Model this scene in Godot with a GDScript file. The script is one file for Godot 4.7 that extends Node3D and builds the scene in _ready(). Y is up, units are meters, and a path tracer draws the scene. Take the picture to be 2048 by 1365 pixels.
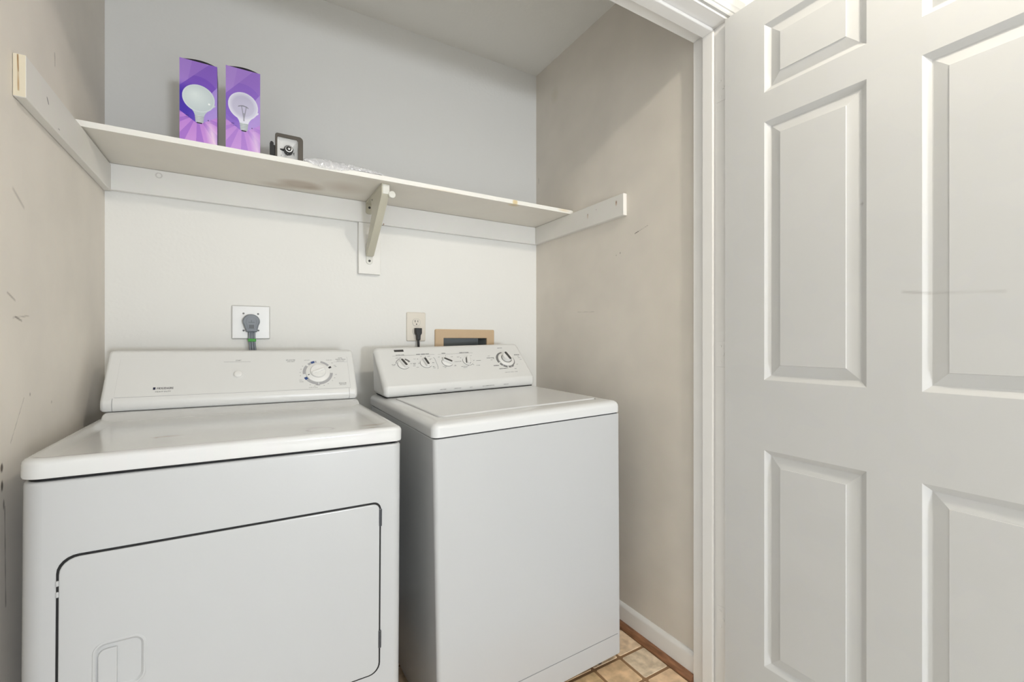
extends Node3D
# Laundry closet with a dryer and a washing machine, seen from the hall in front of it.
# x right, y up, z towards the hall; the closet's back wall is the plane z = 0.

const XL := -0.3956      # left wall face
const XR := 1.2568       # right wall face
const CEIL := 2.44
const ZJ := 0.945        # closet side of the door frame
const ZF := 1.068        # hall side of the door frame
const HEAD := 2.06       # underside of the head jamb
const XJR := 1.237       # right jamb face
const XJL := -0.376      # left jamb face

var M := {}
var rng := RandomNumberGenerator.new()

# ------------------------------------------------------------------ mesh builder
class Builder:
	var v := PackedVector3Array()
	var uv := PackedVector2Array()
	var flat := {}
	var xf := Transform3D()

	func tri(a: Vector3, b: Vector3, c: Vector3) -> void:     # counter-clockwise seen from outside
		if (b - a).cross(c - a).length_squared() < 1e-18:
			return
		v.append(xf * a); v.append(xf * c); v.append(xf * b)
		uv.append(Vector2.ZERO); uv.append(Vector2.ZERO); uv.append(Vector2.ZERO)

	func quad(a: Vector3, b: Vector3, c: Vector3, d: Vector3) -> void:
		tri(a, b, c); tri(a, c, d)

	func quad_uv(a: Vector3, b: Vector3, c: Vector3, d: Vector3) -> void:
		v.append_array([xf * a, xf * c, xf * b, xf * a, xf * d, xf * c])
		var A := Vector2(0, 1); var B := Vector2(1, 1); var C := Vector2(1, 0); var D := Vector2(0, 0)
		uv.append_array([A, C, B, A, D, C])

	func loft(loops: Array, closed := true) -> void:          # loops run counter-clockwise about the direction of travel
		for i in loops.size() - 1:
			var p: PackedVector3Array = loops[i]
			var q: PackedVector3Array = loops[i + 1]
			var n := p.size()
			for k in (n if closed else n - 1):
				var l := (k + 1) % n
				quad(p[k], p[l], q[l], q[k])

	func cap(loop: PackedVector3Array, o2: PackedVector2Array, up: bool) -> void:
		var first := v.size() / 3
		var t := Geometry2D.triangulate_polygon(o2)
		if t.is_empty():
			for k in range(1, loop.size() - 1):
				if up: tri(loop[0], loop[k], loop[k + 1])
				else: tri(loop[0], loop[k + 1], loop[k])
			return
		for k in range(0, t.size(), 3):
			var a := o2[t[k]]; var b := o2[t[k + 1]]; var c := o2[t[k + 2]]
			var ccw := (b - a).cross(c - a) > 0
			if ccw == up: tri(loop[t[k]], loop[t[k + 1]], loop[t[k + 2]])
			else: tri(loop[t[k]], loop[t[k + 2]], loop[t[k + 1]])
		for f in range(first, v.size() / 3): flat[f] = true

	static func ccw(o: PackedVector2Array) -> PackedVector2Array:
		var s := 0.0
		for i in o.size():
			s += o[i].cross(o[(i + 1) % o.size()])
		if s < 0:
			o = o.duplicate(); o.reverse()
		return o

	static func inset(o: PackedVector2Array, d: float) -> PackedVector2Array:
		if absf(d) < 1e-7: return o
		var r := PackedVector2Array()
		var n := o.size()
		for i in n:
			var e0 := (o[i] - o[(i - 1 + n) % n]).normalized()
			var e1 := (o[(i + 1) % n] - o[i]).normalized()
			var n0 := Vector2(-e0.y, e0.x); var n1 := Vector2(-e1.y, e1.x)
			var m := n0 + n1
			m = m / maxf(0.35, m.dot(n0)) if m.length() > 1e-6 else n0
			r.append(o[i] + m * d)
		return r

	static func lift(o: PackedVector2Array, w: float) -> PackedVector3Array:
		var r := PackedVector3Array()
		for p in o: r.append(Vector3(p.x, p.y, w))
		return r

	# solid from an outline in (u, v), extruded along w, with rounded ends
	func prism(o: PackedVector2Array, w0: float, w1: float, b0 := 0.0, b1 := 0.0, seg := 3, t := Transform3D(), cap0 := true, cap1 := true) -> void:
		var keep := xf
		xf = xf * t
		o = ccw(o)
		var loops := []
		if b0 > 0:
			for i in seg:
				var a := PI / 2 * i / seg
				loops.append(lift(inset(o, b0 * (1 - sin(a))), w0 + b0 * (1 - cos(a))))
		loops.append(lift(o, w0 + b0))
		loops.append(lift(o, w1 - b1))
		if b1 > 0:
			for i in range(1, seg + 1):
				var a := PI / 2 * i / seg
				loops.append(lift(inset(o, b1 * (1 - cos(a))), w1 - b1 * (1 - sin(a))))
		loft(loops)
		if cap0: cap(loops[0], inset(o, b0), false)
		if cap1: cap(loops[-1], inset(o, b1), true)
		xf = keep

	# flat ring between two outlines of equal count, facing +w
	func ring(a: PackedVector2Array, b: PackedVector2Array, w: float, wb = null) -> void:
		loft([lift(a, w), lift(b, w if wb == null else wb)])

	func box(lo: Vector3, hi: Vector3, r := 0.0, seg := 2) -> void:
		if r <= 0:
			prism(PackedVector2Array([Vector2(lo.x, lo.y), Vector2(hi.x, lo.y), Vector2(hi.x, hi.y), Vector2(lo.x, hi.y)]), lo.z, hi.z)
			return
		var d := hi - lo
		r = minf(r, minf(d.x, minf(d.y, d.z)) * 0.49)
		prism(Builder.rrect(lo.x, lo.y, hi.x, hi.y, r, seg), lo.z, hi.z, r, r, seg)

	static func rrect(x0: float, y0: float, x1: float, y1: float, r, seg := 4) -> PackedVector2Array:
		var rr: Array = r if r is Array else [r, r, r, r]      # bottom-left, bottom-right, top-right, top-left
		var o := PackedVector2Array()
		var cs := [Vector2(x0, y0), Vector2(x1, y0), Vector2(x1, y1), Vector2(x0, y1)]
		var sg := [Vector2(1, 1), Vector2(-1, 1), Vector2(-1, -1), Vector2(1, -1)]
		for k in 4:
			var q: float = rr[k]
			var c: Vector2 = cs[k] + sg[k] * q
			for i in seg + 1:
				var a := PI + PI / 2 * k + PI / 2 * i / seg
				o.append(c + Vector2(cos(a), sin(a)) * q)
		var out := PackedVector2Array()
		for p in o:
			if out.is_empty() or out[-1].distance_to(p) > 1e-6: out.append(p)
		return out

	# rounded rectangle drawn in by d on every side, corner radii shrinking with it (same point count for every d)
	static func rrin(x0: float, y0: float, x1: float, y1: float, r: Array, d: float, seg := 5) -> PackedVector2Array:
		var q := []
		for k in 4: q.append(maxf(r[k] - d, 0.002))
		return Builder.rrect(x0 + d, y0 + d, x1 - d, y1 - d, q, seg)

	static func disc(c: Vector2, r: float, n := 24) -> PackedVector2Array:
		var o := PackedVector2Array()
		for i in n: o.append(c + Vector2(cos(TAU * i / n), sin(TAU * i / n)) * r)
		return o

	# profile of (radius, height) pairs from bottom to top, about local w
	func lathe(profile: Array, n := 28, t := Transform3D()) -> void:
		var keep := xf
		xf = xf * t
		var loops := []
		for p in profile:
			loops.append(lift(Builder.disc(Vector2.ZERO, maxf(p[0], 0.00002), n), p[1]))
		loft(loops)
		xf = keep

	func tube(pts: Array, r: float, n := 8, flat := 1.0) -> void:
		var loops := []
		var side := Vector3.ZERO
		for i in pts.size():
			var a: Vector3 = pts[maxi(i - 1, 0)]
			var b: Vector3 = pts[mini(i + 1, pts.size() - 1)]
			var d := (b - a).normalized()
			if side == Vector3.ZERO:
				side = d.cross(Vector3.UP if absf(d.y) < 0.9 else Vector3.BACK).normalized()
			side = (side - d * side.dot(d)).normalized()
			var up := d.cross(side).normalized()
			var l := PackedVector3Array()
			for k in n:
				var an := TAU * k / n
				l.append(pts[i] + side * cos(an) * r + up * sin(an) * r * flat)
			loops.append(l)
		loft(loops)
		var first: PackedVector3Array = loops[0]
		var last: PackedVector3Array = loops[-1]
		for k in range(1, n - 1):
			tri(first[0], first[k + 1], first[k]); tri(last[0], last[k], last[k + 1])

	func text(s: String, size: float, t: Transform3D, bold := false, depth := 0.0004, squeeze := 1.0) -> void:
		var m := TextMesh.new()
		var f := SystemFont.new()
		f.font_names = PackedStringArray(["Droid Sans"])
		if bold: f.font_weight = 700
		m.font = f
		m.text = s
		m.font_size = 24
		m.pixel_size = size / 24.0 / 0.72
		m.curve_step = 2.0
		m.depth = depth
		var a := m.get_mesh_arrays()
		if a.is_empty() or a[Mesh.ARRAY_VERTEX] == null: return
		var p: PackedVector3Array = a[Mesh.ARRAY_VERTEX]
		var ix: PackedInt32Array = a[Mesh.ARRAY_INDEX] if a[Mesh.ARRAY_INDEX] != null else PackedInt32Array(range(p.size()))
		for i in ix:
			var q := p[i]
			v.append(xf * t * Vector3(q.x * squeeze, q.y, q.z)); uv.append(Vector2.ZERO)

	func mesh(angle := 36.0, U := Vector3.ZERO, V := Vector3.ZERO, off := Vector2.ZERO) -> ArrayMesh:
		var n := v.size()
		var fn := PackedVector3Array(); fn.resize(n / 3)
		var at := {}
		for f in n / 3:
			var c := (v[f * 3 + 2] - v[f * 3]).cross(v[f * 3 + 1] - v[f * 3])
			fn[f] = c
			for k in 3:
				var key := Vector3i((v[f * 3 + k] * 50000.0).round())
				if at.has(key): at[key].append(f)
				else: at[key] = [f]
		var nn := PackedVector3Array(); nn.resize(n)
		var lim := cos(deg_to_rad(angle))
		for f in n / 3:
			var u := fn[f].normalized()
			for k in 3:
				if flat.has(f):
					nn[f * 3 + k] = u
					continue
				var s := Vector3.ZERO
				for g in at[Vector3i((v[f * 3 + k] * 50000.0).round())]:
					if fn[g].normalized().dot(u) > lim: s += fn[g]
				nn[f * 3 + k] = s.normalized() if s.length() > 0 else u
		if U != Vector3.ZERO:
			for i in n: uv[i] = Vector2(v[i].dot(U), v[i].dot(V)) + off
		var arr := []
		arr.resize(Mesh.ARRAY_MAX)
		arr[Mesh.ARRAY_VERTEX] = v
		arr[Mesh.ARRAY_NORMAL] = nn
		arr[Mesh.ARRAY_TEX_UV] = uv
		var m := ArrayMesh.new()
		m.add_surface_from_arrays(Mesh.PRIMITIVE_TRIANGLES, arr)
		return m

# ------------------------------------------------------------------ node helpers
func B() -> Builder: return Builder.new()

func put(called: String, m: Mesh, mat: Material, parent: Node, at := Vector3.ZERO) -> MeshInstance3D:
	var o := MeshInstance3D.new()
	o.name = called; o.mesh = m; o.material_override = mat; o.position = at
	parent.add_child(o, true)
	return o

func numbered(called: String) -> String:
	if not has_node(called): return called
	var i := 1
	while has_node("%s_%03d" % [called, i]): i += 1
	return "%s_%03d" % [called, i]

func tag(o: Node, label: String, category: String, kind := "", group := "") -> void:
	o.set_meta("label", label); o.set_meta("category", category)
	if kind: o.set_meta("kind", kind)
	if group: o.set_meta("group", group)

func thing(called: String, label: String, category: String, t := Transform3D(), kind := "", group := "") -> Node3D:
	var o := Node3D.new()
	o.name = numbered(called); o.transform = t
	add_child(o)
	tag(o, label, category, kind, group)
	return o

func single(called: String, m: Mesh, mat: Material, label: String, category: String, kind := "", group := "", at := Vector3.ZERO) -> MeshInstance3D:
	var o := put(numbered(called), m, mat, self, at)
	tag(o, label, category, kind, group)
	return o

# ------------------------------------------------------------------ materials
func mat(called: String, c: Color, rough := 0.5, metal := 0.0, spec := 0.5) -> StandardMaterial3D:
	var m := StandardMaterial3D.new()
	m.resource_name = called; m.albedo_color = c; m.roughness = rough; m.metallic = metal; m.metallic_specular = spec
	return m

func noise_tex(freq: float, size := 256, octaves := 3, as_normal := false, strength := 2.0, ramp: Gradient = null) -> NoiseTexture2D:
	var n := FastNoiseLite.new()
	n.noise_type = FastNoiseLite.TYPE_SIMPLEX; n.frequency = freq; n.fractal_octaves = octaves; n.seed = 7
	var t := NoiseTexture2D.new()
	t.width = size; t.height = size; t.seamless = true; t.noise = n
	t.as_normal_map = as_normal; t.bump_strength = strength
	if ramp: t.color_ramp = ramp
	return t

func ramp2(a: Color, b: Color) -> Gradient:
	var g := Gradient.new()
	g.set_color(0, a); g.set_color(1, b)
	return g

func grainy(m: StandardMaterial3D, nt: Texture2D, amount: float, scale := 1.0) -> StandardMaterial3D:
	m.normal_enabled = true; m.normal_texture = nt; m.normal_scale = amount
	m.uv1_triplanar = true; m.uv1_world_triplanar = true; m.uv1_scale = Vector3.ONE * scale
	return m

# a picture of a painted face, w x h metres: base colour with soft mottling and marks that belong to the surface
class Face:
	var im: Image
	var w: float; var h: float; var k: float
	func _init(w_: float, h_: float, px: float, base: Color, mottle := 0.012, seed_ := 1) -> void:
		w = w_; h = h_; k = px
		im = Image.create(maxi(4, int(w * k)), maxi(4, int(h * k)), false, Image.FORMAT_RGB8)
		var n := FastNoiseLite.new(); n.seed = seed_; n.frequency = 0.011; n.fractal_octaves = 3
		for y in im.get_height():
			for x in im.get_width():
				var d := n.get_noise_2d(x * 400.0 / k, y * 400.0 / k) * mottle
				im.set_pixel(x, y, Color(base.r + d, base.g + d * 0.95, base.b + d * 0.85))
	func dab(cx: float, cy: float, rx: float, ry: float, c: Color, a: float, soft := 0.5) -> void:
		var X0 := maxi(0, int((cx - rx) * k)); var X1 := mini(im.get_width() - 1, int((cx + rx) * k) + 1)
		var Y0 := maxi(0, int((h - cy - ry) * k)); var Y1 := mini(im.get_height() - 1, int((h - cy + ry) * k) + 1)
		for y in range(Y0, Y1 + 1):
			for x in range(X0, X1 + 1):
				var d := Vector2((x / k - cx) / rx, ((h - y / k) - cy) / ry).length()
				if d < 1.0:
					var t := clampf((1.0 - d) / maxf(soft, 0.01), 0, 1) * a
					im.set_pixel(x, y, im.get_pixel(x, y).lerp(c, t))
	func stroke(p: Vector2, q: Vector2, r: float, c: Color, a: float) -> void:
		var n := int(p.distance_to(q) / (r * 0.8)) + 1
		for i in n + 1:
			var s := p.lerp(q, float(i) / n)
			dab(s.x, s.y, r, r, c, a * (0.75 + 0.25 * sin(i * 0.23)), 0.8)
	func tex() -> ImageTexture: return ImageTexture.create_from_image(im)

func faced(m: StandardMaterial3D, f: Face) -> StandardMaterial3D:
	m.albedo_color = Color.WHITE; m.albedo_texture = f.tex(); m.texture_repeat = false
	return m

func make_materials() -> void:
	var peel := noise_tex(0.06, 256, 2, true, 1.2)
	var fine := noise_tex(0.15, 256, 2, true, 1.0)
	M.wall_back = grainy(mat("back wall paint", Color(0.925, 0.925, 0.91), 0.75), peel, 0.12, 3.0)
	M.ceiling = grainy(mat("ceiling paint", Color(0.92, 0.915, 0.895), 0.85), peel, 0.15, 3.0)
	M.hall = grainy(mat("hall wall paint", Color(0.92, 0.915, 0.90), 0.8), peel, 0.12, 3.0)
	M.trim = mat("white semi-gloss trim paint", Color(0.96, 0.955, 0.945), 0.4)
	M.door = grainy(mat("white trim paint toned down for the casing", Color(0.80, 0.80, 0.79), 0.42), fine, 0.06, 6.0)  # trim paint in a darker copy, evens out the lamp light on the casing
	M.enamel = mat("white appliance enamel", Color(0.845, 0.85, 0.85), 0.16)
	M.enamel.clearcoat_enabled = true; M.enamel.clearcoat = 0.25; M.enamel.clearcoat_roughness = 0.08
	M.cabinet = mat("white appliance enamel toned down", Color(0.745, 0.752, 0.755), 0.24)  # darker copy of the enamel, fronts and sides toned down against the light
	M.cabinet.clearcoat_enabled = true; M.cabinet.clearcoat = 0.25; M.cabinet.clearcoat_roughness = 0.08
	M.plastic = mat("white appliance plastic", Color(0.895, 0.898, 0.89), 0.3)
	M.knob = mat("white knob plastic", Color(0.92, 0.92, 0.91), 0.25)
	M.gap = mat("dark gap", Color(0.03, 0.033, 0.042), 0.7)
	M.galv = mat("galvanised steel", Color(0.33, 0.34, 0.36), 0.4, 0.6)
	M.ink = mat("dark grey print", Color(0.22, 0.22, 0.24), 0.6)
	M.inksoft = mat("grey print", Color(0.48, 0.48, 0.49), 0.6)
	M.greyband = mat("grey dial print", Color(0.68, 0.68, 0.69), 0.6)
	M.midgrey = mat("mid grey print", Color(0.5, 0.5, 0.5), 0.55)
	M.darkgrip = mat("dark grey knob insert", Color(0.27, 0.27, 0.26), 0.5)
	M.blue = mat("blue dial print", Color(0.2, 0.3, 0.52), 0.6)
	M.navy = mat("navy print", Color(0.12, 0.14, 0.24), 0.6)
	M.shelf = mat("white laminate shelf", Color(0.865, 0.85, 0.815), 0.5)
	M.board = mat("white painted board", Color(0.93, 0.927, 0.91), 0.5)
	M.bracket = mat("cream enamelled steel", Color(0.80, 0.785, 0.715), 0.4)
	M.screw = mat("screw steel", Color(0.3, 0.3, 0.3), 0.4, 0.6)
	M.cap = mat("white rubber cap", Color(0.88, 0.88, 0.85), 0.5)
	M.steel = mat("brushed plate steel", Color(0.80, 0.80, 0.79), 0.42, 0.35)
	M.plug = mat("grey cord rubber", Color(0.52, 0.545, 0.575), 0.5)
	M.plugdark = mat("dark grey plug relief", Color(0.36, 0.38, 0.4), 0.5)
	M.green = mat("green cord tag", Color(0.25, 0.6, 0.22), 0.5)
	M.almond = mat("almond outlet plastic", Color(0.885, 0.86, 0.81), 0.35)
	M.black = mat("black rubber", Color(0.035, 0.035, 0.04), 0.45)
	M.beige = mat("beige box plastic", Color(0.80, 0.70, 0.57), 0.45)
	M.boxdark = mat("grey box liner", Color(0.56, 0.58, 0.58), 0.6)
	M.grout = mat("brown grout", Color(0.60, 0.47, 0.34), 0.85)
	M.wood = mat("stained quarter round", Color(0.70, 0.50, 0.36), 0.5)
	M.wood.uv1_triplanar = true; M.wood.uv1_world_triplanar = true; M.wood.uv1_scale = Vector3(9, 9, 1.5)
	M.wood.albedo_texture = noise_tex(0.03, 256, 3, false, 1, ramp2(Color(0.62, 0.62, 0.62), Color(1, 1, 1)))
	M.bronze = mat("bronze painted steel", Color(0.33, 0.31, 0.285), 0.42, 0.35)
	M.darksteel = mat("dark steel", Color(0.2, 0.2, 0.2), 0.35, 0.6)
	M.reflector = mat("pale reflector", Color(0.93, 0.93, 0.92), 0.4)
	M.chrome = mat("bright ring", Color(0.8, 0.8, 0.8), 0.2, 0.7)
	M.lens = mat("black lens", Color(0.03, 0.03, 0.03), 0.15)
	M.film = mat("clear plastic film", Color(0.97, 0.97, 0.98, 0.36), 0.10)
	M.film.transparency = BaseMaterial3D.TRANSPARENCY_ALPHA
	M.flap = mat("dark box lining", Color(0.07, 0.05, 0.09), 0.7)
	M.boxside = mat("pale violet box side", Color(0.62, 0.58, 0.72), 0.5)

	# unseen ceiling lamp, added fill lamp and unseen window
	M.lampglass = mat("opal lamp glass", Color(0.95, 0.93, 0.88), 0.3)
	M.lampglass.emission_enabled = true; M.lampglass.emission = Color(1.0, 0.965, 0.905); M.lampglass.emission_energy_multiplier = 1.2;
	M.lampshade = mat("white lamp shade", Color(0.93, 0.91, 0.87), 0.8)
	M.lampshade.emission_enabled = true; M.lampshade.emission = Color(0.945, 0.965, 1.0); M.lampshade.emission_energy_multiplier = 1.21
	M.glass = mat("window glass", Color(0.95, 0.97, 0.97, 0.06), 0.02)
	M.glass.transparency = BaseMaterial3D.TRANSPARENCY_ALPHA

# ------------------------------------------------------------------ scene
func _ready() -> void:
	rng.seed = 11
	# camera
	var cam := Camera3D.new()
	cam.name = "camera"
	cam.position = Vector3(0, 1.10, 1.9)
	cam.rotation_degrees = Vector3(0, -30.4, 0)
	cam.fov = rad_to_deg(2.0 * atan(682.5 / 899.5))
	cam.near = 0.02
	add_child(cam)
	cam.current = true
	# sky and exposure
	var we := WorldEnvironment.new()
	we.name = "environment"
	var env := Environment.new()
	var sky := Sky.new()
	var sm := ProceduralSkyMaterial.new()
	sm.sky_top_color = Color(0.62, 0.74, 0.9); sm.sky_horizon_color = Color(0.9, 0.93, 0.96)
	sm.ground_bottom_color = Color(0.5, 0.5, 0.48); sm.ground_horizon_color = Color(0.8, 0.82, 0.82)
	sm.sky_energy_multiplier = 0.5; sm.ground_energy_multiplier = 0.35
	sky.sky_material = sm
	env.background_mode = Environment.BG_SKY
	env.sky = sky
	env.tonemap_mode = Environment.TONE_MAPPER_LINEAR
	env.tonemap_exposure = 0.92
	env.sdfgi_enabled = true; env.ssao_enabled = true; env.ssil_enabled = true
	we.environment = env
	add_child(we)

	make_materials()
	build_shell()
	build_door()
	build_floor()
	build_unseen_hall_lamp()
	build_added_fill_lamp()
	build_dryer()
	build_washer()
	build_shelf()
	build_shelf_things()
	build_wall_fittings()

func wall_face(w: float, h: float, base: Color, seed_: int) -> Face:
	return Face.new(w, h, 420.0, base, 0.02, seed_)

func build_shell() -> void:
	var T := 0.1
	# back wall with the hole for the washer box
	var b := B()
	var hx0 := 0.755; var hx1 := 0.972; var hy0 := 0.96; var hy1 := 1.1135
	b.box(Vector3(XL - T, 0, -T), Vector3(hx0, CEIL, 0))
	b.box(Vector3(hx1, 0, -T), Vector3(XR + T, CEIL, 0))
	b.box(Vector3(hx0, 0, -T), Vector3(hx1, hy0, 0))
	b.box(Vector3(hx0, hy1, -T), Vector3(hx1, CEIL, 0))
	single("wall_back", b.mesh(), M.wall_back, "off-white painted back wall of the closet above the machines", "wall", "structure")
	# left wall, with its scuffs; warm light painted into the base colour
	var base := Color(0.905, 0.881, 0.842)
	var f := wall_face(1.1, CEIL, base, 3)
	var dk := Color(0.25, 0.22, 0.19)
	f.stroke(Vector2(0.430, 1.785), Vector2(0.429, 1.755), 0.0016, dk, 0.7)
	f.stroke(Vector2(0.674, 1.195), Vector2(0.640, 1.182), 0.003, dk, 0.22)
	f.stroke(Vector2(0.640, 1.150), Vector2(0.610, 1.143), 0.0025, dk, 0.4)
	f.stroke(Vector2(0.650, 1.148), Vector2(0.575, 1.155), 0.002, dk, 0.2)
	f.stroke(Vector2(0.65, 1.40), Vector2(0.60, 1.375), 0.005, dk, 0.13)
	f.dab(0.696, 0.866, 0.006, 0.010, dk, 0.75); f.dab(0.695, 0.832, 0.005, 0.012, dk, 0.75)
	f.dab(0.688, 0.795, 0.003, 0.012, dk, 0.6)
	f.stroke(Vector2(0.684, 0.79), Vector2(0.680, 0.60), 0.0025, dk, 0.4)
	f.stroke(Vector2(0.66, 0.905), Vector2(0.60, 0.985), 0.0014, dk, 0.25)
	f.dab(0.57, 0.99, 0.003, 0.004, dk, 0.4); f.dab(0.45, 0.96, 0.003, 0.004, dk, 0.3)
	b = B()
	b.box(Vector3(XL - T, 0, 0), Vector3(XL, CEIL, ZJ))
	single("wall_left", b.mesh(30, Vector3(0, 0, 1 / 1.1), Vector3(0, -1 / CEIL, 0), Vector2(0, 1)),
		faced(mat("left wall paint", base, 0.75), f), "off-white scuffed wall left of the dryer, warm light painted into its colour", "wall", "structure")
	# right wall, base colour warmed for the light on it
	base = Color(0.905, 0.879, 0.838)
	f = wall_face(1.1, CEIL, base, 5)
	f.stroke(Vector2(0.672, 1.507), Vector2(0.690, 1.512), 0.0018, dk, 0.75)
	f.stroke(Vector2(0.690, 1.512), Vector2(0.735, 1.524), 0.0016, dk, 0.2)
	f.dab(0.594, 1.447, 0.004, 0.004, dk, 0.3); f.dab(0.572, 1.441, 0.003, 0.003, dk, 0.25)
	f.stroke(Vector2(0.33, 1.23), Vector2(0.44, 1.225), 0.002, dk, 0.12)
	f.stroke(Vector2(0.02, 1.92), Vector2(0.022, 1.89), 0.002, dk, 0.3)
	f.dab(0.16, 2.27, 0.035, 0.045, Color(0.87, 0.845, 0.78), 0.6, 0.7)
	b = B()
	b.box(Vector3(XR, 0, 0), Vector3(XR + T, CEIL, ZJ))
	single("wall_right", b.mesh(30, Vector3(0, 0, 1 / 1.1), Vector3(0, -1 / CEIL, 0), Vector2(0, 1)),
		faced(mat("right wall paint", base, 0.75), f), "off-white wall right of the washing machine, warm light painted into its colour", "wall", "structure")
	# front wall of the closet, around the doorway
	b = B()
	b.box(Vector3(-1.7, 0, ZJ), Vector3(XJL - 0.019, CEIL, ZF))
	b.box(Vector3(XJR + 0.019, 0, ZJ), Vector3(3.5, CEIL, ZF))
	b.box(Vector3(XJL - 0.019, HEAD + 0.019, ZJ), Vector3(XJR + 0.019, CEIL, ZF))
	single("wall_front", b.mesh(), M.hall, "painted wall around the closet doorway, facing the hall", "wall", "structure")
	# unseen hall behind the camera, laid out for the light it gives
	b = B()
	b.box(Vector3(-1.8, 0, ZJ), Vector3(-1.7, CEIL, 6.6))
	single("wall_hall_left", b.mesh(), M.hall, "plain painted side wall of the hall, left of the camera", "wall", "structure")
	b = B()
	b.box(Vector3(3.5, 0, ZJ), Vector3(3.6, CEIL, 6.6))
	single("wall_hall_right", b.mesh(), M.hall, "plain painted side wall of the hall behind the open door", "wall", "structure")
	b = B()
	var wx0 := 0.7; var wx1 := 3.2; var wy0 := 0.3; var wy1 := 2.2
	b.box(Vector3(-1.8, 0, 6.5), Vector3(wx0, CEIL, 6.6))
	b.box(Vector3(wx1, 0, 6.5), Vector3(3.6, CEIL, 6.6))
	b.box(Vector3(wx0, 0, 6.5), Vector3(wx1, wy0, 6.6))
	b.box(Vector3(wx0, wy1, 6.5), Vector3(wx1, CEIL, 6.6))
	single("wall_hall_back", b.mesh(), M.hall, "unseen painted wall behind the camera with a wide window opening", "wall", "structure")
	var win := thing("window_1", "unseen wide white framed window behind the camera, placed to let cool daylight in", "window", Transform3D(Basis(), Vector3((wx0 + wx1) / 2, wy0, 6.5)), "structure")  # out of view, placed to send cool daylight into the closet
	b = B()
	var hw := (wx1 - wx0) / 2; var hh := wy1 - wy0
	b.box(Vector3(-hw, 0, 0.02), Vector3(-hw + 0.05, hh, 0.08)); b.box(Vector3(hw - 0.05, 0, 0.02), Vector3(hw, hh, 0.08))
	b.box(Vector3(-hw, 0, 0.02), Vector3(hw, 0.05, 0.08)); b.box(Vector3(-hw, hh - 0.05, 0.02), Vector3(hw, hh, 0.08))
	b.box(Vector3(-0.025, 0, 0.02), Vector3(0.025, hh, 0.08))
	put("window_frame", b.mesh(), M.trim, win)
	for s in [-1, 1]:
		b = B()
		b.box(Vector3(minf(s * 0.025, s * (hw - 0.05)), 0.05, 0.045), Vector3(maxf(s * 0.025, s * (hw - 0.05)), hh - 0.05, 0.049))
		put("pane", b.mesh(), M.glass, win)
	# ceiling over closet and hall
	b = B()
	b.box(Vector3(-1.8, CEIL, -T), Vector3(3.6, CEIL + 0.1, 6.6))
	single("ceiling", b.mesh(), M.ceiling, "flat off-white ceiling over the closet and the hall", "ceiling", "structure")
	# baseboard and quarter round along the right wall
	b = B()
	b.prism(PackedVector2Array([Vector2(0, 0), Vector2(0.012, 0), Vector2(0.012, 0.068), Vector2(0.009, 0.078), Vector2(0.004, 0.084), Vector2(0, 0.085)]), 0.001, ZJ, 0, 0, 1,
		Transform3D(Basis(Vector3(-1, 0, 0), Vector3(0, 1, 0), Vector3(0, 0, -1)), Vector3(XR, 0, ZJ + 0.001)))
	single("baseboard_right", b.mesh(), M.trim, "low off-white baseboard along the foot of the right wall", "baseboard", "structure")
	b = B()
	var qr := PackedVector2Array([Vector2(0, 0.001)])
	for i in 7: qr.append(Vector2(0.019 * cos(PI / 2 * i / 6), 0.001 + 0.019 * sin(PI / 2 * i / 6)))
	b.prism(qr, 0.001, ZJ, 0, 0, 1, Transform3D(Basis(Vector3(-1, 0, 0), Vector3(0, 1, 0), Vector3(0, 0, -1)), Vector3(XR - 0.012, 0, ZJ + 0.001)))
	single("trim_1", b.mesh(30), M.wood, "brown stained quarter round moulding at the foot of the right baseboard", "moulding", "structure")
	# door frame: jambs, stops, casing
	var jr := thing("trim_2", "white door frame with stop and moulded casing around the closet doorway", "door frame", Transform3D(), "structure")
	for s in [[XJR, 1.0], [XJL, -1.0]]:
		b = B()
		var x0: float = s[0]; var d: float = s[1]
		b.box(Vector3(minf(x0, x0 + d * 0.0185), 0, ZJ + 0.0005), Vector3(maxf(x0, x0 + d * 0.0185), HEAD + 0.018, ZF), 0.0015, 1)
		put("jamb", b.mesh(), M.trim, jr)
		b = B()
		b.prism(Builder.rrect(minf(x0, x0 - d * 0.011), 0.985, maxf(x0, x0 - d * 0.011), 1.024, 0.004, 3), 0.0, HEAD - 0.0005, 0, 0, 1,
			Transform3D(Basis(Vector3(1, 0, 0), Vector3(0, 0, 1), Vector3(0, -1, 0)), Vector3(0, HEAD - 0.0005, 0)))
		put("stop", b.mesh(), M.trim, jr)
	b = B()
	b.box(Vector3(XJL, HEAD, ZJ + 0.0005), Vector3(XJR, HEAD + 0.0185, ZF), 0.0015, 1)
	put("head_jamb", b.mesh(), M.trim, jr)
	b = B()
	b.prism(Builder.rrect(0.985, HEAD - 0.011, 1.024, HEAD, 0.004, 3), XJL + 0.0005, XJR - 0.0005, 0, 0, 1,
		Transform3D(Basis(Vector3(0, 0, 1), Vector3(0, 1, 0), Vector3(-1, 0, 0)), Vector3(XJL + XJR, 0, 0)))
	put("head_stop", b.mesh(), M.trim, jr)
	# casing profile: (distance from the opening edge, projection from the wall)
	var prof := [Vector2(0.005, 0.0), Vector2(0.005, 0.008), Vector2(0.008, 0.010), Vector2(0.016, 0.0105), Vector2(0.0175, 0.013), Vector2(0.030, 0.0145), Vector2(0.034, 0.0165), Vector2(0.050, 0.0175), Vector2(0.058, 0.0175), Vector2(0.060, 0.015), Vector2(0.060, 0.0)]
	b = B()
	var path := [[XJL, 0.0, -1, 0], [XJL, HEAD, -1, 1], [XJR, HEAD, 1, 1], [XJR, 0.0, 1, 0]]
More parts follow.
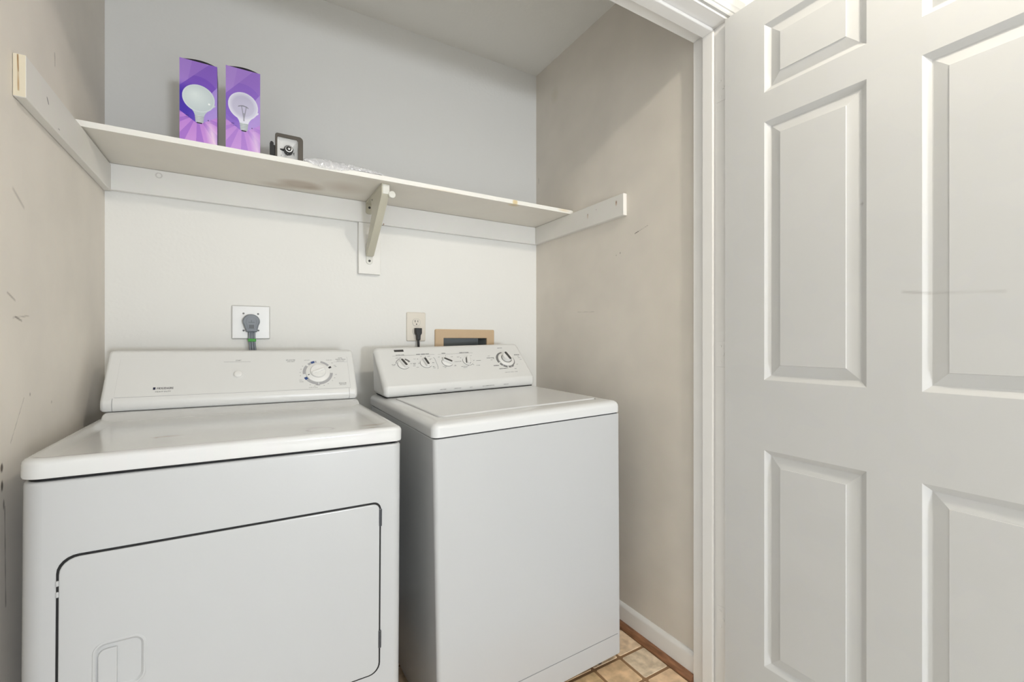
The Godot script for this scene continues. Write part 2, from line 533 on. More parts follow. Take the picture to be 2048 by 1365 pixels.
	var loops := []
	for p in prof:
		var l := PackedVector3Array()
		for q in path:
			l.append(Vector3(q[0] + q[2] * p.x, q[1] + q[3] * p.x, ZF + p.y))
		loops.append(l)
	loops.reverse()
	for i in loops.size() - 1:
		for k in 3:
			b.quad(loops[i][k], loops[i + 1][k], loops[i + 1][k + 1], loops[i][k + 1])
	put("casing", b.mesh(20), M.door, jr)

func build_door() -> void:
	# six-panel leaf, hinged on the right jamb and swung open 90 degrees into the hall
	var z0 := 1.070; var z1 := 1.882; var xf := 1.2190; var th := 0.035
	var d := thing("door_1", "white six-panel door on the right, standing open at a right angle to the closet", "door", Transform3D(Basis(), Vector3(xf + th / 2, 0, (z0 + z1) / 2)), "structure")
	var o := -d.position
	var cols := [[1.187, 1.4235], [1.5215, 1.758]]
	var rows := [[0.208, 0.8017], [0.993, 1.6996], [1.780, 1.967]]
	var yb := 0.012; var yt := 2.052
	# slab: faces tiled around the panel openings
	var zs := [z0, 1.187, 1.4235, 1.5215, 1.758, z1]
	var ys := [yb, 0.208, 0.8017, 0.993, 1.6996, 1.780, 1.967, yt]
	var b := B()
	for side in 2:
		var x: float = xf if side == 0 else xf + th
		for i in zs.size() - 1:
			for j in ys.size() - 1:
				if i % 2 == 1 and j % 2 == 1: continue
				var a := Vector3(x, ys[j], zs[i]); var c := Vector3(x, ys[j], zs[i + 1]); var e := Vector3(x, ys[j + 1], zs[i + 1]); var g := Vector3(x, ys[j + 1], zs[i])
				if side == 0: b.quad(a, c, e, g)
				else: b.quad(c, a, g, e)
	var X := xf + th
	b.quad(Vector3(X, yb, z0), Vector3(xf, yb, z0), Vector3(xf, yt, z0), Vector3(X, yt, z0))
	b.quad(Vector3(xf, yb, z1), Vector3(X, yb, z1), Vector3(X, yt, z1), Vector3(xf, yt, z1))
	b.quad(Vector3(xf, yt, z0), Vector3(xf, yt, z1), Vector3(X, yt, z1), Vector3(X, yt, z0))
	b.quad(Vector3(X, yb, z0), Vector3(X, yb, z1), Vector3(xf, yb, z1), Vector3(xf, yb, z0))
	var f := Face.new(0.9, 2.1, 300.0, Color(0.825, 0.825, 0.818), 0.008, 9)
	var grey := Color(0.4, 0.38, 0.36)
	f.stroke(Vector2(1.488 - 1.05, 1.2075), Vector2(1.53 - 1.05, 1.2015), 0.004, grey, 0.14)
	f.stroke(Vector2(1.53 - 1.05, 1.2015), Vector2(1.64 - 1.05, 1.195), 0.004, grey, 0.07)
	f.dab(1.41 - 1.05, 1.42, 0.004, 0.004, grey, 0.3)
	var dm := faced(mat("white door paint", Color.WHITE, 0.42), f)
	put("slab", b.mesh(30, Vector3(0, 0, 1 / 0.9), Vector3(0, -1 / 2.1, 0), Vector2(-1.05 / 0.9, 1)), dm, d, o)
	# panels: moulded edge down into the recess, bevel up to the raised field
	var steps := [[0.0, 0.0], [0.002, 0.001], [0.010, 0.0075], [0.0135, 0.0098], [0.0155, 0.0100], [0.0415, 0.0030], [0.0422, 0.0014]]
	for c in cols:
		for r in rows:
			b = B()
			for side in 2:
				var loops := []
				for s in steps:
					var i: float = s[0]
					var x: float = (xf + s[1]) if side == 0 else (xf + th - s[1])
					var l := PackedVector3Array([Vector3(x, r[0] + i, c[0] + i), Vector3(x, r[0] + i, c[1] - i), Vector3(x, r[1] - i, c[1] - i), Vector3(x, r[1] - i, c[0] + i)])
					if side == 1: l.reverse()
					loops.append(l)
				b.loft(loops)
				var e: PackedVector3Array = loops[-1]
				b.quad(e[0], e[1], e[2], e[3])
			put("door_panel", b.mesh(20, Vector3(0, 0, 1 / 0.9), Vector3(0, -1 / 2.1, 0), Vector2(-1.05 / 0.9, 1)), dm, d, o)
	for y in [0.257, 1.06, 1.865]:
		b = B()
		b.box(Vector3(XJR - 0.0015, y - 0.038, 1.030), Vector3(XJR - 0.0001, y + 0.038, 1.0665), 0.0005, 1)
		for q in [Vector2(0.024, 1.042), Vector2(-0.024, 1.042), Vector2(0.0, 1.052)]:
			b.lathe([[0.0045, 0.0], [0.0045, 0.0012], [0.0, 0.0016]], 10, Transform3D(Basis(Vector3(0, 0, 1), Vector3(0, 1, 0), Vector3(-1, 0, 0)), Vector3(XJR - 0.0014, y + q.x, q.y)))
		b.lathe([[0.0, -0.041], [0.0055, -0.0405], [0.006, -0.038], [0.006, 0.038], [0.0055, 0.0405], [0.0, 0.041]], 12, Transform3D(Basis(Vector3(1, 0, 0), Vector3(0, 0, -1), Vector3(0, 1, 0)), Vector3(xf + th - 0.002, y, ZF + 0.0005)))
		put("hinge", b.mesh(), M.trim, d, o)

func build_floor() -> void:
	var fl := thing("floor", "beige square tile floor with brown grout lines", "floor", Transform3D(), "structure")
	var b := B()
	b.box(Vector3(XL - 0.1, -0.1, -0.1), Vector3(XR + 0.1, -0.0015, 1.09))
	put("grout_bed", b.mesh(), M.grout, fl)
	var p := 0.1165; var g := 0.005
	var tones := [Color(0.94, 0.82, 0.68), Color(0.91, 0.79, 0.64), Color(0.96, 0.86, 0.74), Color(0.87, 0.76, 0.60), Color(0.92, 0.85, 0.75)]
	var ms := []
	for t in tones:
		var m := mat("beige floor tile", Color.WHITE, 0.38)
		m.albedo_texture = noise_tex(0.02, 128, 4, false, 1, ramp2(Color(t.r * 0.86, t.g * 0.84, t.b * 0.8), Color(t.r * 1.08, t.g * 1.08, t.b * 1.08)))
		m.uv1_triplanar = true; m.uv1_world_triplanar = true; m.uv1_scale = Vector3.ONE * (5.0 + 0.7 * ms.size())
		ms.append(m)
	var tile := B()
	tile.prism(Builder.rrect(-p / 2 + g, -p / 2 + g, p / 2 - g, p / 2 - g, 0.004, 1), -0.003, 0.0, 0, 0.0012, 1, Transform3D(Basis(Vector3(1, 0, 0), Vector3(0, 0, -1), Vector3(0, 1, 0)), Vector3.ZERO))
	var tm := tile.mesh()
	var rest := B()
	for i in range(-14, 1):
		for j in range(-7, 3):
			var x := 1.230 + (i + 0.5) * p; var z := 0.742 + (j + 0.5) * p
			if x < -1.65 or x > 3.4 or z < 0.06 or z > 6.45: continue
			if absf(z - (ZJ + ZF) / 2) < 0.12 and (x > 1.19 and x > XR or x < XL): continue
			if (x > XR + 0.04 or x < XL + 0.02) and z < ZF + 0.06: continue
			if x > 0.35 and x < XR + 0.1 and z > 0.35 and z < 1.5:
				var w := minf(p / 2, XR - 0.001 - x) if z < ZJ + 0.15 else p / 2
				var me: Mesh = tm
				if w < p / 2 - 0.001:
					if w < -p / 2 + 0.012: continue
					var cut := B()
					cut.prism(Builder.rrect(-p / 2 + g, -p / 2 + g, w, p / 2 - g, 0.002, 1), -0.003, 0.0, 0, 0.0012, 1, Transform3D(Basis(Vector3(1, 0, 0), Vector3(0, 0, -1), Vector3(0, 1, 0)), Vector3.ZERO))
					me = cut.mesh()
				put("tile", me, ms[rng.randi() % ms.size()], fl, Vector3(x, 0, z))
			else:
				rest.xf = Transform3D(Basis(), Vector3(x, 0, z))
				rest.box(Vector3(-p / 2 + g, -0.003, -p / 2 + g), Vector3(p / 2 - g, 0, p / 2 - g))
	put("tile_field", rest.mesh(), ms[0], fl).set_meta("kind", "stuff")
	b = B()
	b.box(Vector3(-1.8, -0.1, 1.09), Vector3(3.6, 0.0, 6.6))  # unseen floor, kept pale so the light it bounces stays neutral
	single("unseen_floor_hall", b.mesh(), mat("pale hall floor", Color(0.87, 0.86, 0.835), 0.6), "unseen plain hall floor in front of the closet, pale for neutral bounce light", "floor", "structure")

func build_unseen_hall_lamp() -> void:
	var at := Vector3(0.93, CEIL, 1.98)  # out of view, placed to throw the door head shadow into the closet
	var t := thing("unseen_ceiling_lamp", "unseen round opal glass ceiling lamp in the hall, lighting the closet through the doorway", "lamp", Transform3D(Basis(Vector3(1, 0, 0), Vector3(0, -1, 0), Vector3(0, 0, -1)), at))
	var up := Transform3D(Basis(Vector3(1, 0, 0), Vector3(0, 0, -1), Vector3(0, 1, 0)), Vector3.ZERO)
	var b := B()
	b.lathe([[0.0, 0.0], [0.15, 0.0], [0.155, 0.006], [0.15, 0.018], [0.0, 0.018]], 40, up)
	put("base", b.mesh(), M.trim, t)
	b = B()
	b.lathe([[0.14, 0.018], [0.145, 0.03], [0.135, 0.055], [0.105, 0.078], [0.06, 0.092], [0.0, 0.097]], 40, up)
	put("glass_shade", b.mesh(50), M.lampglass, t)
	var l := OmniLight3D.new()
	l.name = "unseen_ceiling_lamp_light"
	l.position = at - Vector3(0, 0.125, 0)
	l.light_color = Color(1.0, 0.965, 0.905)
	l.light_energy = 0.85
	l.light_size = 0.045
	l.omni_range = 9.0; l.omni_attenuation = 2.0; l.shadow_enabled = true
	add_child(l)

func build_added_fill_lamp() -> void:
	var at := Vector3(0.80, 0.0, 5.4)  # lamp added behind the camera as soft fill for the whole closet
	var t := thing("added_fill_lamp", "added fill lamp with a white drum shade, out of view behind the camera", "lamp", Transform3D(Basis(), at))
	var up := Transform3D(Basis(Vector3(1, 0, 0), Vector3(0, 0, -1), Vector3(0, 1, 0)), Vector3.ZERO)
	var b := B()
	b.lathe([[0.0, 0.0], [0.14, 0.0], [0.14, 0.012], [0.12, 0.02], [0.02, 0.028], [0.0, 0.028]], 36, up)
	put("base", b.mesh(), M.darksteel, t)
	b = B()
	b.lathe([[0.011, 0.02], [0.011, 0.76]], 16, up)
	put("pole", b.mesh(), M.darksteel, t)
	b = B()
	b.lathe([[0.0, 0.75], [0.018, 0.76], [0.022, 0.80], [0.03, 0.85], [0.03, 0.89], [0.02, 0.92], [0.0, 0.93]], 20, up)
	put("bulb", b.mesh(50), M.lampglass, t)
	b = B()
	b.lathe([[0.20, 0.68], [0.19, 1.02]], 40, up)
	put("lamp_shade", b.mesh(50), M.lampshade, t)
	var l := OmniLight3D.new()
	l.name = "added_fill_lamp_light"
	l.position = at + Vector3(0, 0.86, -0.34)
	l.light_color = Color(0.945, 0.965, 1.0)
	l.light_energy = 5.4
	l.light_size = 0.2
	l.omni_range = 9.0; l.omni_attenuation = 2.0; l.shadow_enabled = true
	add_child(l)

# ------------------------------------------------------------------ machines
func plane_frame(a: Vector2, b: Vector2, z_sign := -1.0) -> Transform3D:   # a, b: (depth behind the front, height) of two points up the sloping face
	var up := Vector3(0, b.y - a.y, -(b.x - a.x)).normalized()
	var n := Vector3.RIGHT.cross(up)
	return Transform3D(Basis(Vector3.RIGHT, up, n), Vector3(0, a.y, -a.x))

func on(face: Transform3D, x: float, s: float, lift := 0.0, turn := 0.0) -> Transform3D:
	return face * Transform3D(Basis(Vector3(0, 0, 1), turn), Vector3(x, s, lift))

func arc_band(b: Builder, face: Transform3D, c: Vector2, r0: float, r1: float, a0: float, a1: float, lift: float) -> void:
	var n := maxi(2, int(absf(a1 - a0) / 7.0))
	var o := PackedVector2Array()
	for i in n + 1:
		var a := deg_to_rad(lerpf(a0, a1, float(i) / n))
		o.append(c + Vector2(cos(a), sin(a)) * r1)
	for i in n + 1:
		var a := deg_to_rad(lerpf(a1, a0, float(i) / n))
		o.append(c + Vector2(cos(a), sin(a)) * r0)
	b.prism(o, 0.0, lift, 0, 0, 1, face)

const ALONG_X := Basis(Vector3(0, 0, -1), Vector3(0, 1, 0), Vector3(1, 0, 0))     # (depth, height) -> extruded along x
const UPWARD := Basis(Vector3(1, 0, 0), Vector3(0, 0, -1), Vector3(0, 1, 0))      # (x, depth) -> extruded upwards

func build_dryer() -> void:
	# measured from the front left corner of the seam under the lid: x right, y up, -z back
	var c := cos(-0.0061); var s := sin(-0.0061)
	var seam := Transform3D(Basis(Vector3(c, s, 0), Vector3(-s, c, 0), Vector3(0, 0, 1)), Vector3(-0.350, 0.8545, 1.9 - 1.11))
	var off := Vector3(0.342, -0.8524, -0.36)
	var t := thing("clothes_dryer", "white front-loading clothes dryer on the left with an oblong door and one large dial", "dryer", seam * Transform3D(Basis(), off))
	var p := -off
	var W := 0.684; var D := 0.70
	# cabinet
	var b := B()
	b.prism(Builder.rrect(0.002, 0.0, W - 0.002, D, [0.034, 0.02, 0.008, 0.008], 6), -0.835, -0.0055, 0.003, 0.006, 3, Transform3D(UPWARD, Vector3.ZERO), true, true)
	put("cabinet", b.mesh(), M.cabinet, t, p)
	b = B()
	b.prism(Builder.rrect(0.009, 0.007, W - 0.009, D - 0.01, 0.026, 4), -0.0062, 0.001, 0, 0, 1, Transform3D(UPWARD, Vector3.ZERO))
	put("seam", b.mesh(), M.gap, t, p)
	# lid: rim with a shallow tray
	b = B()
	var lr := [0.036, 0.022, 0.006, 0.006]
	var loops := []
	var tf := Transform3D(UPWARD, Vector3.ZERO)
	for q in [[0.004, 0.0], [0.001, 0.001], [0.0, 0.004], [0.0, 0.026], [0.0015, 0.0305], [0.005, 0.0345], [0.010, 0.0362], [0.016, 0.0362], [0.022, 0.0345], [0.034, 0.0312], [0.044, 0.0305]]:
		loops.append(Builder.lift(Builder.rrin(-0.001, -0.003, W + 0.001, D, lr, q[0], 6), q[1]))
	b.xf = tf
	b.loft(loops)
	b.cap(loops[-1], Builder.rrin(-0.001, -0.003, W + 0.001, D, lr, 0.044, 6), true)
	b.cap(loops[0], Builder.rrin(-0.001, -0.003, W + 0.001, D, lr, 0.004, 6), false)
	b.xf = Transform3D()
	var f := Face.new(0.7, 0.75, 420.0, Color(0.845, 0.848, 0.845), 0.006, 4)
	var stain := Color(0.62, 0.55, 0.47)
	# marks at (x, depth) of the lid
	f.dab(0.19, 0.165, 0.035, 0.016, stain, 0.36, 0.9); f.dab(0.172, 0.158, 0.006, 0.008, stain, 0.45, 0.8)
	f.dab(0.63, 0.085, 0.04, 0.018, stain, 0.4, 0.9); f.dab(0.62, 0.052, 0.018, 0.008, stain, 0.4, 0.9)
	for i in 40:
		var a := TAU * i / 40.0
		f.dab(0.502 + cos(a) * 0.03, 0.085 + sin(a) * 0.02, 0.005, 0.004, Color(0.7, 0.69, 0.67), 0.28 + 0.22 * sin(a * 2.0 + 1.0), 0.9)
	f.dab(0.49, 0.115, 0.03, 0.012, Color(0.72, 0.7, 0.68), 0.3, 0.9)
	var lm := faced(mat("worn white enamel lid", Color.WHITE, 0.13), f)
	lm.clearcoat_enabled = true; lm.clearcoat = 0.3; lm.clearcoat_roughness = 0.08
	put("lid", b.mesh(36, Vector3(1 / 0.7, 0, 0), Vector3(0, 0, 1 / 0.75), Vector2(0, 1)), lm, t, p)
	# raised ledge at the back of the lid, under the console
	b = B()
	var ledge := PackedVector2Array([Vector2(0.452, 0.029), Vector2(0.460, 0.0315), Vector2(0.468, 0.0375), Vector2(0.476, 0.0445), Vector2(0.486, 0.0485), Vector2(0.50, 0.0497), Vector2(0.69, 0.0497), Vector2(0.69, 0.029)])
	b.prism(ledge, 0.012, W - 0.008, 0.006, 0.006, 3, Transform3D(ALONG_X, Vector3.ZERO))
	put("rear_ledge", b.mesh(40), M.enamel, t, p)
	# door with its dark gap
	var dx0 := 0.054; var dx1 := 0.631; var dy0 := -0.560; var dy1 := -0.1425
	b = B()
	var go := Builder.ccw(Builder.rrect(dx0, dy0, dx1, dy1, [0.028, 0.026, 0.018, 0.030], 6))
	var gi := Builder.inset(go, 0.010)
	b.loft([Builder.lift(go, -0.004), Builder.lift(go, 0.0006), Builder.lift(gi, 0.0006), Builder.lift(gi, -0.004)])
	put("door_gap", b.mesh(), M.gap, t, p)
	b = B()
	var dr := Builder.ccw(Builder.rrect(dx0 + 0.0035, dy0 + 0.003, dx1 - 0.0035, dy1 - 0.0045, [0.026, 0.024, 0.016, 0.028], 6))
	var hx0 := 0.1075; var hx1 := 0.1785; var hy0 := -0.405; var hy1 := -0.318
	var hole := Builder.ccw(Builder.rrect(hx0, hy0, hx1, hy1, 0.016, 6))
	loops = [Builder.lift(dr, -0.003), Builder.lift(dr, 0.0006), Builder.lift(Builder.inset(dr, 0.0008), 0.0022), Builder.lift(Builder.inset(dr, 0.003), 0.0030), Builder.lift(Builder.inset(hole, -0.004), 0.0030), Builder.lift(Builder.inset(hole, -0.0025), 0.0040), Builder.lift(hole, 0.0040), Builder.lift(Builder.inset(hole, 0.002), 0.0022), Builder.lift(Builder.inset(hole, 0.0045), 0.0006)]
	b.loft(loops)
	var door := put("door", b.mesh(25), M.cabinet, t, p)
	# handle: pan and finger grip
	b = B()
	b.prism(Builder.rrect(hx0 + 0.004, hy0 + 0.004, hx1 - 0.004, hy1 - 0.004, 0.013, 5), -0.0045, 0.0009, 0, 0, 1)
	put("handle_pan", b.mesh(), M.cabinet, door)
	b = B()
	b.prism(Builder.rrect(hx0 + 0.0045, hy0 + 0.004, 0.1395, hy1 - 0.010, [0.012, 0.002, 0.002, 0.012], 4), -0.0045, 0.0056, 0, 0.002, 3)
	put("handle", b.mesh(), M.cabinet, door)
	for y in [-0.181, -0.477]:
		b = B()
		b.box(Vector3(dx1 - 0.0050, y - 0.021, -0.002), Vector3(dx1 + 0.0016, y + 0.021, 0.0046), 0.001, 1)
		for k in 3:
			b.lathe([[0.0022, 0.0], [0.0022, 0.0125]], 8, Transform3D(Basis(Vector3(1, 0, 0), Vector3(0, 0, -1), Vector3(0, 1, 0)), Vector3(dx1 - 0.0018, y - 0.020 + k * 0.0138, 0.0035)))
		put("hinge", b.mesh(), M.galv, t, p)
	for y in [-0.1905, -0.2105]:
		b = B()
		b.box(Vector3(dx0 - 0.0008, y - 0.0052, -0.002), Vector3(dx0 + 0.0042, y + 0.0052, 0.0030), 0.0022, 3)
		put("door_catch", b.mesh(), M.cabinet, t, p)
	# console
	var fa := Vector2(0.512, 0.085); var fb := Vector2(0.600, 0.208)
	b = B()
	var pr := PackedVector2Array([Vector2(0.66, 0.0502), Vector2(0.519, 0.0502), Vector2(0.5135, 0.0515), Vector2(0.5105, 0.056), Vector2(0.5085, 0.064), Vector2(0.508, 0.072), Vector2(0.509, 0.079), Vector2(0.512, 0.085), Vector2(0.600, 0.208), Vector2(0.606, 0.2135), Vector2(0.614, 0.2162), Vector2(0.66, 0.2165)])
	b.prism(pr, 0.0005, 0.678, 0.010, 0.010, 4, Transform3D(ALONG_X, Vector3.ZERO))
	put("console", b.mesh(40), M.plastic, t, p)
	var face := plane_frame(fa, fb)
	b = B()      # kick strip along the foot of the console
	var st := PackedVector2Array([Vector2(0.530, 0.0515), Vector2(0.513, 0.0515), Vector2(0.5092, 0.0555), Vector2(0.5070, 0.064), Vector2(0.5066, 0.072), Vector2(0.5078, 0.0795), Vector2(0.5125, 0.0872), Vector2(0.530, 0.0872)])
	b.prism(st, 0.0275, 0.650, 0.0006, 0.0006, 1, Transform3D(ALONG_X, Vector3.ZERO))
	put("console_strip", b.mesh(40), M.plastic, t, p)
	for sx in [0.0268, 0.6500]:
		b = B()
		b.prism(st, sx, sx + 0.0007, 0, 0, 1, Transform3D(ALONG_X, Vector3(0, 0.0, -0.0004)))
		put("strip_joint", b.mesh(40), M.inksoft, t, p)
	b = B()
	b.prism(Builder.rrect(0.0305, 0.0037, 0.6555, 0.1338, 0.0015, 1), -0.002, 0.0003, 0, 0, 1, face)
	put("overlay_edge", b.mesh(), M.greyband, t, p)
	b = B()      # overlay panel
	b.prism(Builder.rrect(0.030, 0.0045, 0.655, 0.1340, 0.0015, 1), -0.002, 0.0006, 0, 0.0003, 1, face)
	put("panel_overlay", b.mesh(), M.plastic, t, p)
	b = B()
	b.lathe([[0.0138, 0.0], [0.0138, 0.0018], [0.0120, 0.0022]], 24, on(face, 0.3222, 0.0690))
	b.lathe([[0.0120, 0.0018], [0.0118, 0.0055], [0.0100, 0.0078], [0.006, 0.0090], [0.0, 0.0094]], 24, on(face, 0.3222, 0.0690))
	put("start_button", b.mesh(), M.knob, t, p)
	# printing
	var L := 0.0006
	b = B()
	b.text("START", 0.0040, on(face, 0.3222, 0.1222, L))
	b.text("FRIGIDAIRE", 0.0066, on(face, 0.1414, 0.0290, L), true, 0.0004, 0.77)
	b.text("HEAVY DUTY", 0.0042, on(face, 0.1372, 0.0182, L), false, 0.0004, 1.12)
	b.text("DELICATES", 0.0042, on(face, 0.4727, 0.1210, L))
	b.text("LOW HEAT", 0.0034, on(face, 0.4732, 0.1148, L), false, 0.0004, 1.05)
	b.text("AUTO", 0.0040, on(face, 0.6320, 0.1268, L))
	b.text("PERMA PRESS", 0.0040, on(face, 0.6325, 0.1208, L))
	b.text("MEDIUM HEAT", 0.0028, on(face, 0.6320, 0.1145, L))
	b.text("REGULAR", 0.0042, on(face, 0.6310, 0.0232, L))
	b.text("HIGH HEAT", 0.0032, on(face, 0.6310, 0.0175, L))
	put("lettering", b.mesh(), M.ink, t, p)
	b = B()
	b.prism(Builder.rrect(0.1133, 0.0252, 0.1190, 0.0330, 0.0003, 1), 0, L + 0.0004, 0, 0, 1, face)
	put("logo_mark", b.mesh(), M.navy, t, p)
	b = B()
	b.prism(Builder.rrect(0.2824, 0.1165, 0.3560, 0.1170, 0.0001, 1), 0, L + 0.0003, 0, 0, 1, face)
	b.prism(Builder.rrect(0.6090, 0.1098, 0.6545, 0.1101, 0.0001, 1), 0, L + 0.0003, 0, 0, 1, face)
	var dc := Vector2(0.5550, 0.0685)
	var minor := [["MORE DRY", 52, 0.0635], ["DRY", 38, 0.062], ["LESS", 26, 0.062], ["DRY", 21, 0.063], ["AIR FLUFF", 122, 0.0600], ["10", 150, 0.054], ["20", 164, 0.054], ["30", 178, 0.055], ["40", 191, 0.056], ["COOL", 207, 0.061], ["DOWN", 213, 0.063], ["20", 240, 0.054], ["30", 256, 0.054], ["MORE NORMAL", 253, 0.0605], ["50", 287, 0.054], ["60", 303, 0.054], ["70", 322, 0.055], ["80", 336, 0.057], ["100", 350, 0.058]]
	for m in minor:
		var a := deg_to_rad(m[1])
		b.text(m[0], 0.0027, on(face, dc.x + cos(a) * m[2], dc.y + sin(a) * m[2], L), false, 0.0003, 1.05)
	put("small_lettering", b.mesh(), M.inksoft, t, p)
	b = B()
	for q in [[202, 268], [271, 356], [113, 131], [141, 186], [38, 76], [93, 99]]:
		arc_band(b, face, dc, 0.0390, 0.0475, q[0], q[1], L + 0.0003)
	put("dial_ring", b.mesh(), M.greyband, t, p)
	for q in [[0.0390, 0.0480, 101, 116, "blue"], [0.0390, 0.0485, 204, 216, "blue"], [0.0390, 0.0485, 22, 31, "dark"], [0.0490, 0.0500, 258, 274, "dark"]]:
		b = B()
		arc_band(b, face, dc, q[0], q[1], q[2], q[3], L + 0.0005)
		put("dial_mark", b.mesh(), M.blue if q[4] == "blue" else M.ink, t, p)
	var kf := on(face, dc.x, dc.y, L)
	b = B()
	b.lathe([[0.0385, 0.0], [0.0388, 0.0015], [0.0380, 0.0035], [0.0310, 0.0060], [0.0265, 0.0075], [0.0, 0.0080]], 40, kf)
	var dial := put("dial", b.mesh(), M.knob, t, p)
	b = B()
	b.lathe([[0.0252, 0.0070], [0.0248, 0.0115], [0.0236, 0.0135], [0.0215, 0.0140], [0.0, 0.0125]], 36, kf)
	b.prism(Builder.rrect(-0.0225, -0.0050, 0.0225, 0.0050, 0.0045, 3), 0.011, 0.0170, 0, 0.003, 3, kf * Transform3D(Basis(Vector3(0, 0, 1), deg_to_rad(22)), Vector3.ZERO))
	put("dial_grip", b.mesh(), M.knob, dial)
	b = B()
	b.prism(Builder.rrect(0.0285, -0.0009, 0.0345, 0.0009, 0.0003, 1), 0.0045, 0.0068, 0, 0, 1, kf * Transform3D(Basis(Vector3(0, 0, 1), deg_to_rad(200)), Vector3.ZERO))
	put("dial_pointer", b.mesh(), M.ink, dial)
	for q in [Vector2(0.06, 0.05), Vector2(0.62, 0.05), Vector2(0.06, 0.62), Vector2(0.62, 0.62)]:
		b = B()
		b.lathe([[0.018, -0.8545 + 0.0015], [0.018, -0.842], [0.008, -0.838], [0.008, -0.83]], 14, Transform3D(UPWARD, Vector3(q.x, 0.0042 if q.x > 0.3 else 0.0004, -q.y)))
		put("foot", b.mesh(), M.black, t, p)

func build_washer() -> void:
	var bx := Vector3(0.9996, 0.0246, -0.012); var by := Vector3(-0.0244, 0.9996, 0.0168); var bz := Vector3(0.0124, -0.0165, 0.9998)
	var seam := Transform3D(Basis(bx, by, bz).orthonormalized(), Vector3(0.4125, 0.8459, 1.9 - 1.1064))
	var off := Vector3(0.33, -0.8459, -0.33)
	var t := thing("washing_machine", "white top-loading washing machine on the right with five knobs and a flat lid", "washing machine", seam * Transform3D(Basis(), off))
	var p := -off
	var W := 0.661; var D := 0.655
	var b := B()
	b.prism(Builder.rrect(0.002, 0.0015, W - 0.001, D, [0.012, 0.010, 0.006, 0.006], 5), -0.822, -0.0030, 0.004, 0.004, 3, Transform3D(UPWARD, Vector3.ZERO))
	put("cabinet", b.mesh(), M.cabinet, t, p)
	b = B()
	b.prism(Builder.rrect(0.006, 0.005, W - 0.005, D - 0.01, 0.01, 3), -0.0036, 0.0016, 0, 0, 1, Transform3D(UPWARD, Vector3.ZERO))
	put("seam", b.mesh(), M.gap, t, p)
	b = B()
	b.prism(Builder.rrect(0.016, -0.7500, W - 0.016, -0.7482, 0.0002, 1), -0.003, -0.0012)
	put("kick_seam", b.mesh(), M.inksoft, t, p)
	b = B()
	b.prism(Builder.rrect(0.016, -0.813, W - 0.016, -0.7499, 0.0012, 1), -0.003, -0.0006, 0, 0.0006, 2)
	put("kick_panel", b.mesh(), M.cabinet, t, p)
	# deck: rounded rim, hole for the lid
	b = B()
	var lr := [0.020, 0.020, 0.006, 0.006]
	var hole := Builder.ccw(Builder.rrect(0.044, 0.066, 0.622, 0.478, [0.020, 0.020, 0.006, 0.006], 5))
	var loops := []
	for q in [[0.004, 0.0], [0.0008, 0.0008], [0.0, 0.003], [0.0, 0.021], [0.0015, 0.0275], [0.006, 0.0335], [0.013, 0.0378], [0.024, 0.0402]]:
		loops.append(Builder.lift(Builder.rrin(-0.001, -0.002, W + 0.001, D, lr, q[0], 5), q[1]))
	for q in [[-0.008, 0.0405], [-0.001, 0.0398], [0.0, 0.0385], [0.001, 0.030]]:
		loops.append(Builder.lift(Builder.inset(hole, q[0]), q[1]))
	b.xf = Transform3D(UPWARD, Vector3.ZERO)
	b.loft(loops)
	b.cap(loops[-1], Builder.inset(hole, 0.001), true)
	b.cap(loops[0], Builder.rrin(-0.001, -0.002, W + 0.001, D, lr, 0.004, 5), false)
	put("deck", b.mesh(), M.enamel, t, p)
	b = B()
	b.prism(Builder.rrect(0.0462, 0.068, 0.6198, 0.4765, [0.020, 0.020, 0.005, 0.005], 6), 0.0302, 0.0432, 0, 0.0045, 4, Transform3D(UPWARD, Vector3.ZERO))
	put("lid", b.mesh(), M.enamel, t, p)
	# console
	var fa := Vector2(0.497, 0.085); var fb := Vector2(0.630, 0.212)
	var pr := PackedVector2Array([Vector2(0.650, 0.0425), Vector2(0.503, 0.0425), Vector2(0.4965, 0.045), Vector2(0.4925, 0.052), Vector2(0.4910, 0.062), Vector2(0.4915, 0.072), Vector2(0.4935, 0.080), Vector2(0.497, 0.085), Vector2(0.624, 0.2063), Vector2(0.630, 0.2108), Vector2(0.637, 0.2135), Vector2(0.650, 0.2145)])
	b = B()
	b.prism(pr, 0.009, 0.650, 0.018, 0.016, 5, Transform3D(ALONG_X, Vector3.ZERO))
	put("console", b.mesh(40), M.plastic, t, p)
	b = B()
	b.box(Vector3(0.020, 0.0405, -0.645), Vector3(0.640, 0.0428, -0.500))
	put("console_seam", b.mesh(), M.gap, t, p)
	var face := plane_frame(fa, fb)
	var L := 0.0003
	b = B()
	b.prism(Builder.rrect(0.0850, 0.1655, 0.1220, 0.1768, 0.0006, 1), -0.001, 0.0008, 0, 0.0003, 1, face)
	put("badge", b.mesh(), M.darkgrip, t, p)
	b = B()
	b.text("WATER LEVEL", 0.0040, on(face, 0.1035, 0.1485, L))
	b.text("WASH / RINSE TEMP", 0.0040, on(face, 0.1935, 0.1485, L), true)
	b.text("SPEED", 0.0040, on(face, 0.2815, 0.1480, L), true)
	b.text("RINSE OPTIONS", 0.0040, on(face, 0.3720, 0.1472, L), true)
	b.text("HEAVY DUTY", 0.0030, on(face, 0.5500, 0.1662, L))
	b.text("ULTRA CLEAN", 0.0038, on(face, 0.4815, 0.1105, L), true)
	b.text("NORMAL", 0.0044, on(face, 0.4930, 0.0660, L), true)
	b.text("QUICK WASH", 0.0042, on(face, 0.5170, 0.0470, L), true)
	b.text("DELICATE", 0.0042, on(face, 0.6170, 0.1210, L), true)
	put("lettering", b.mesh(), M.ink, t, p)
	b = B()
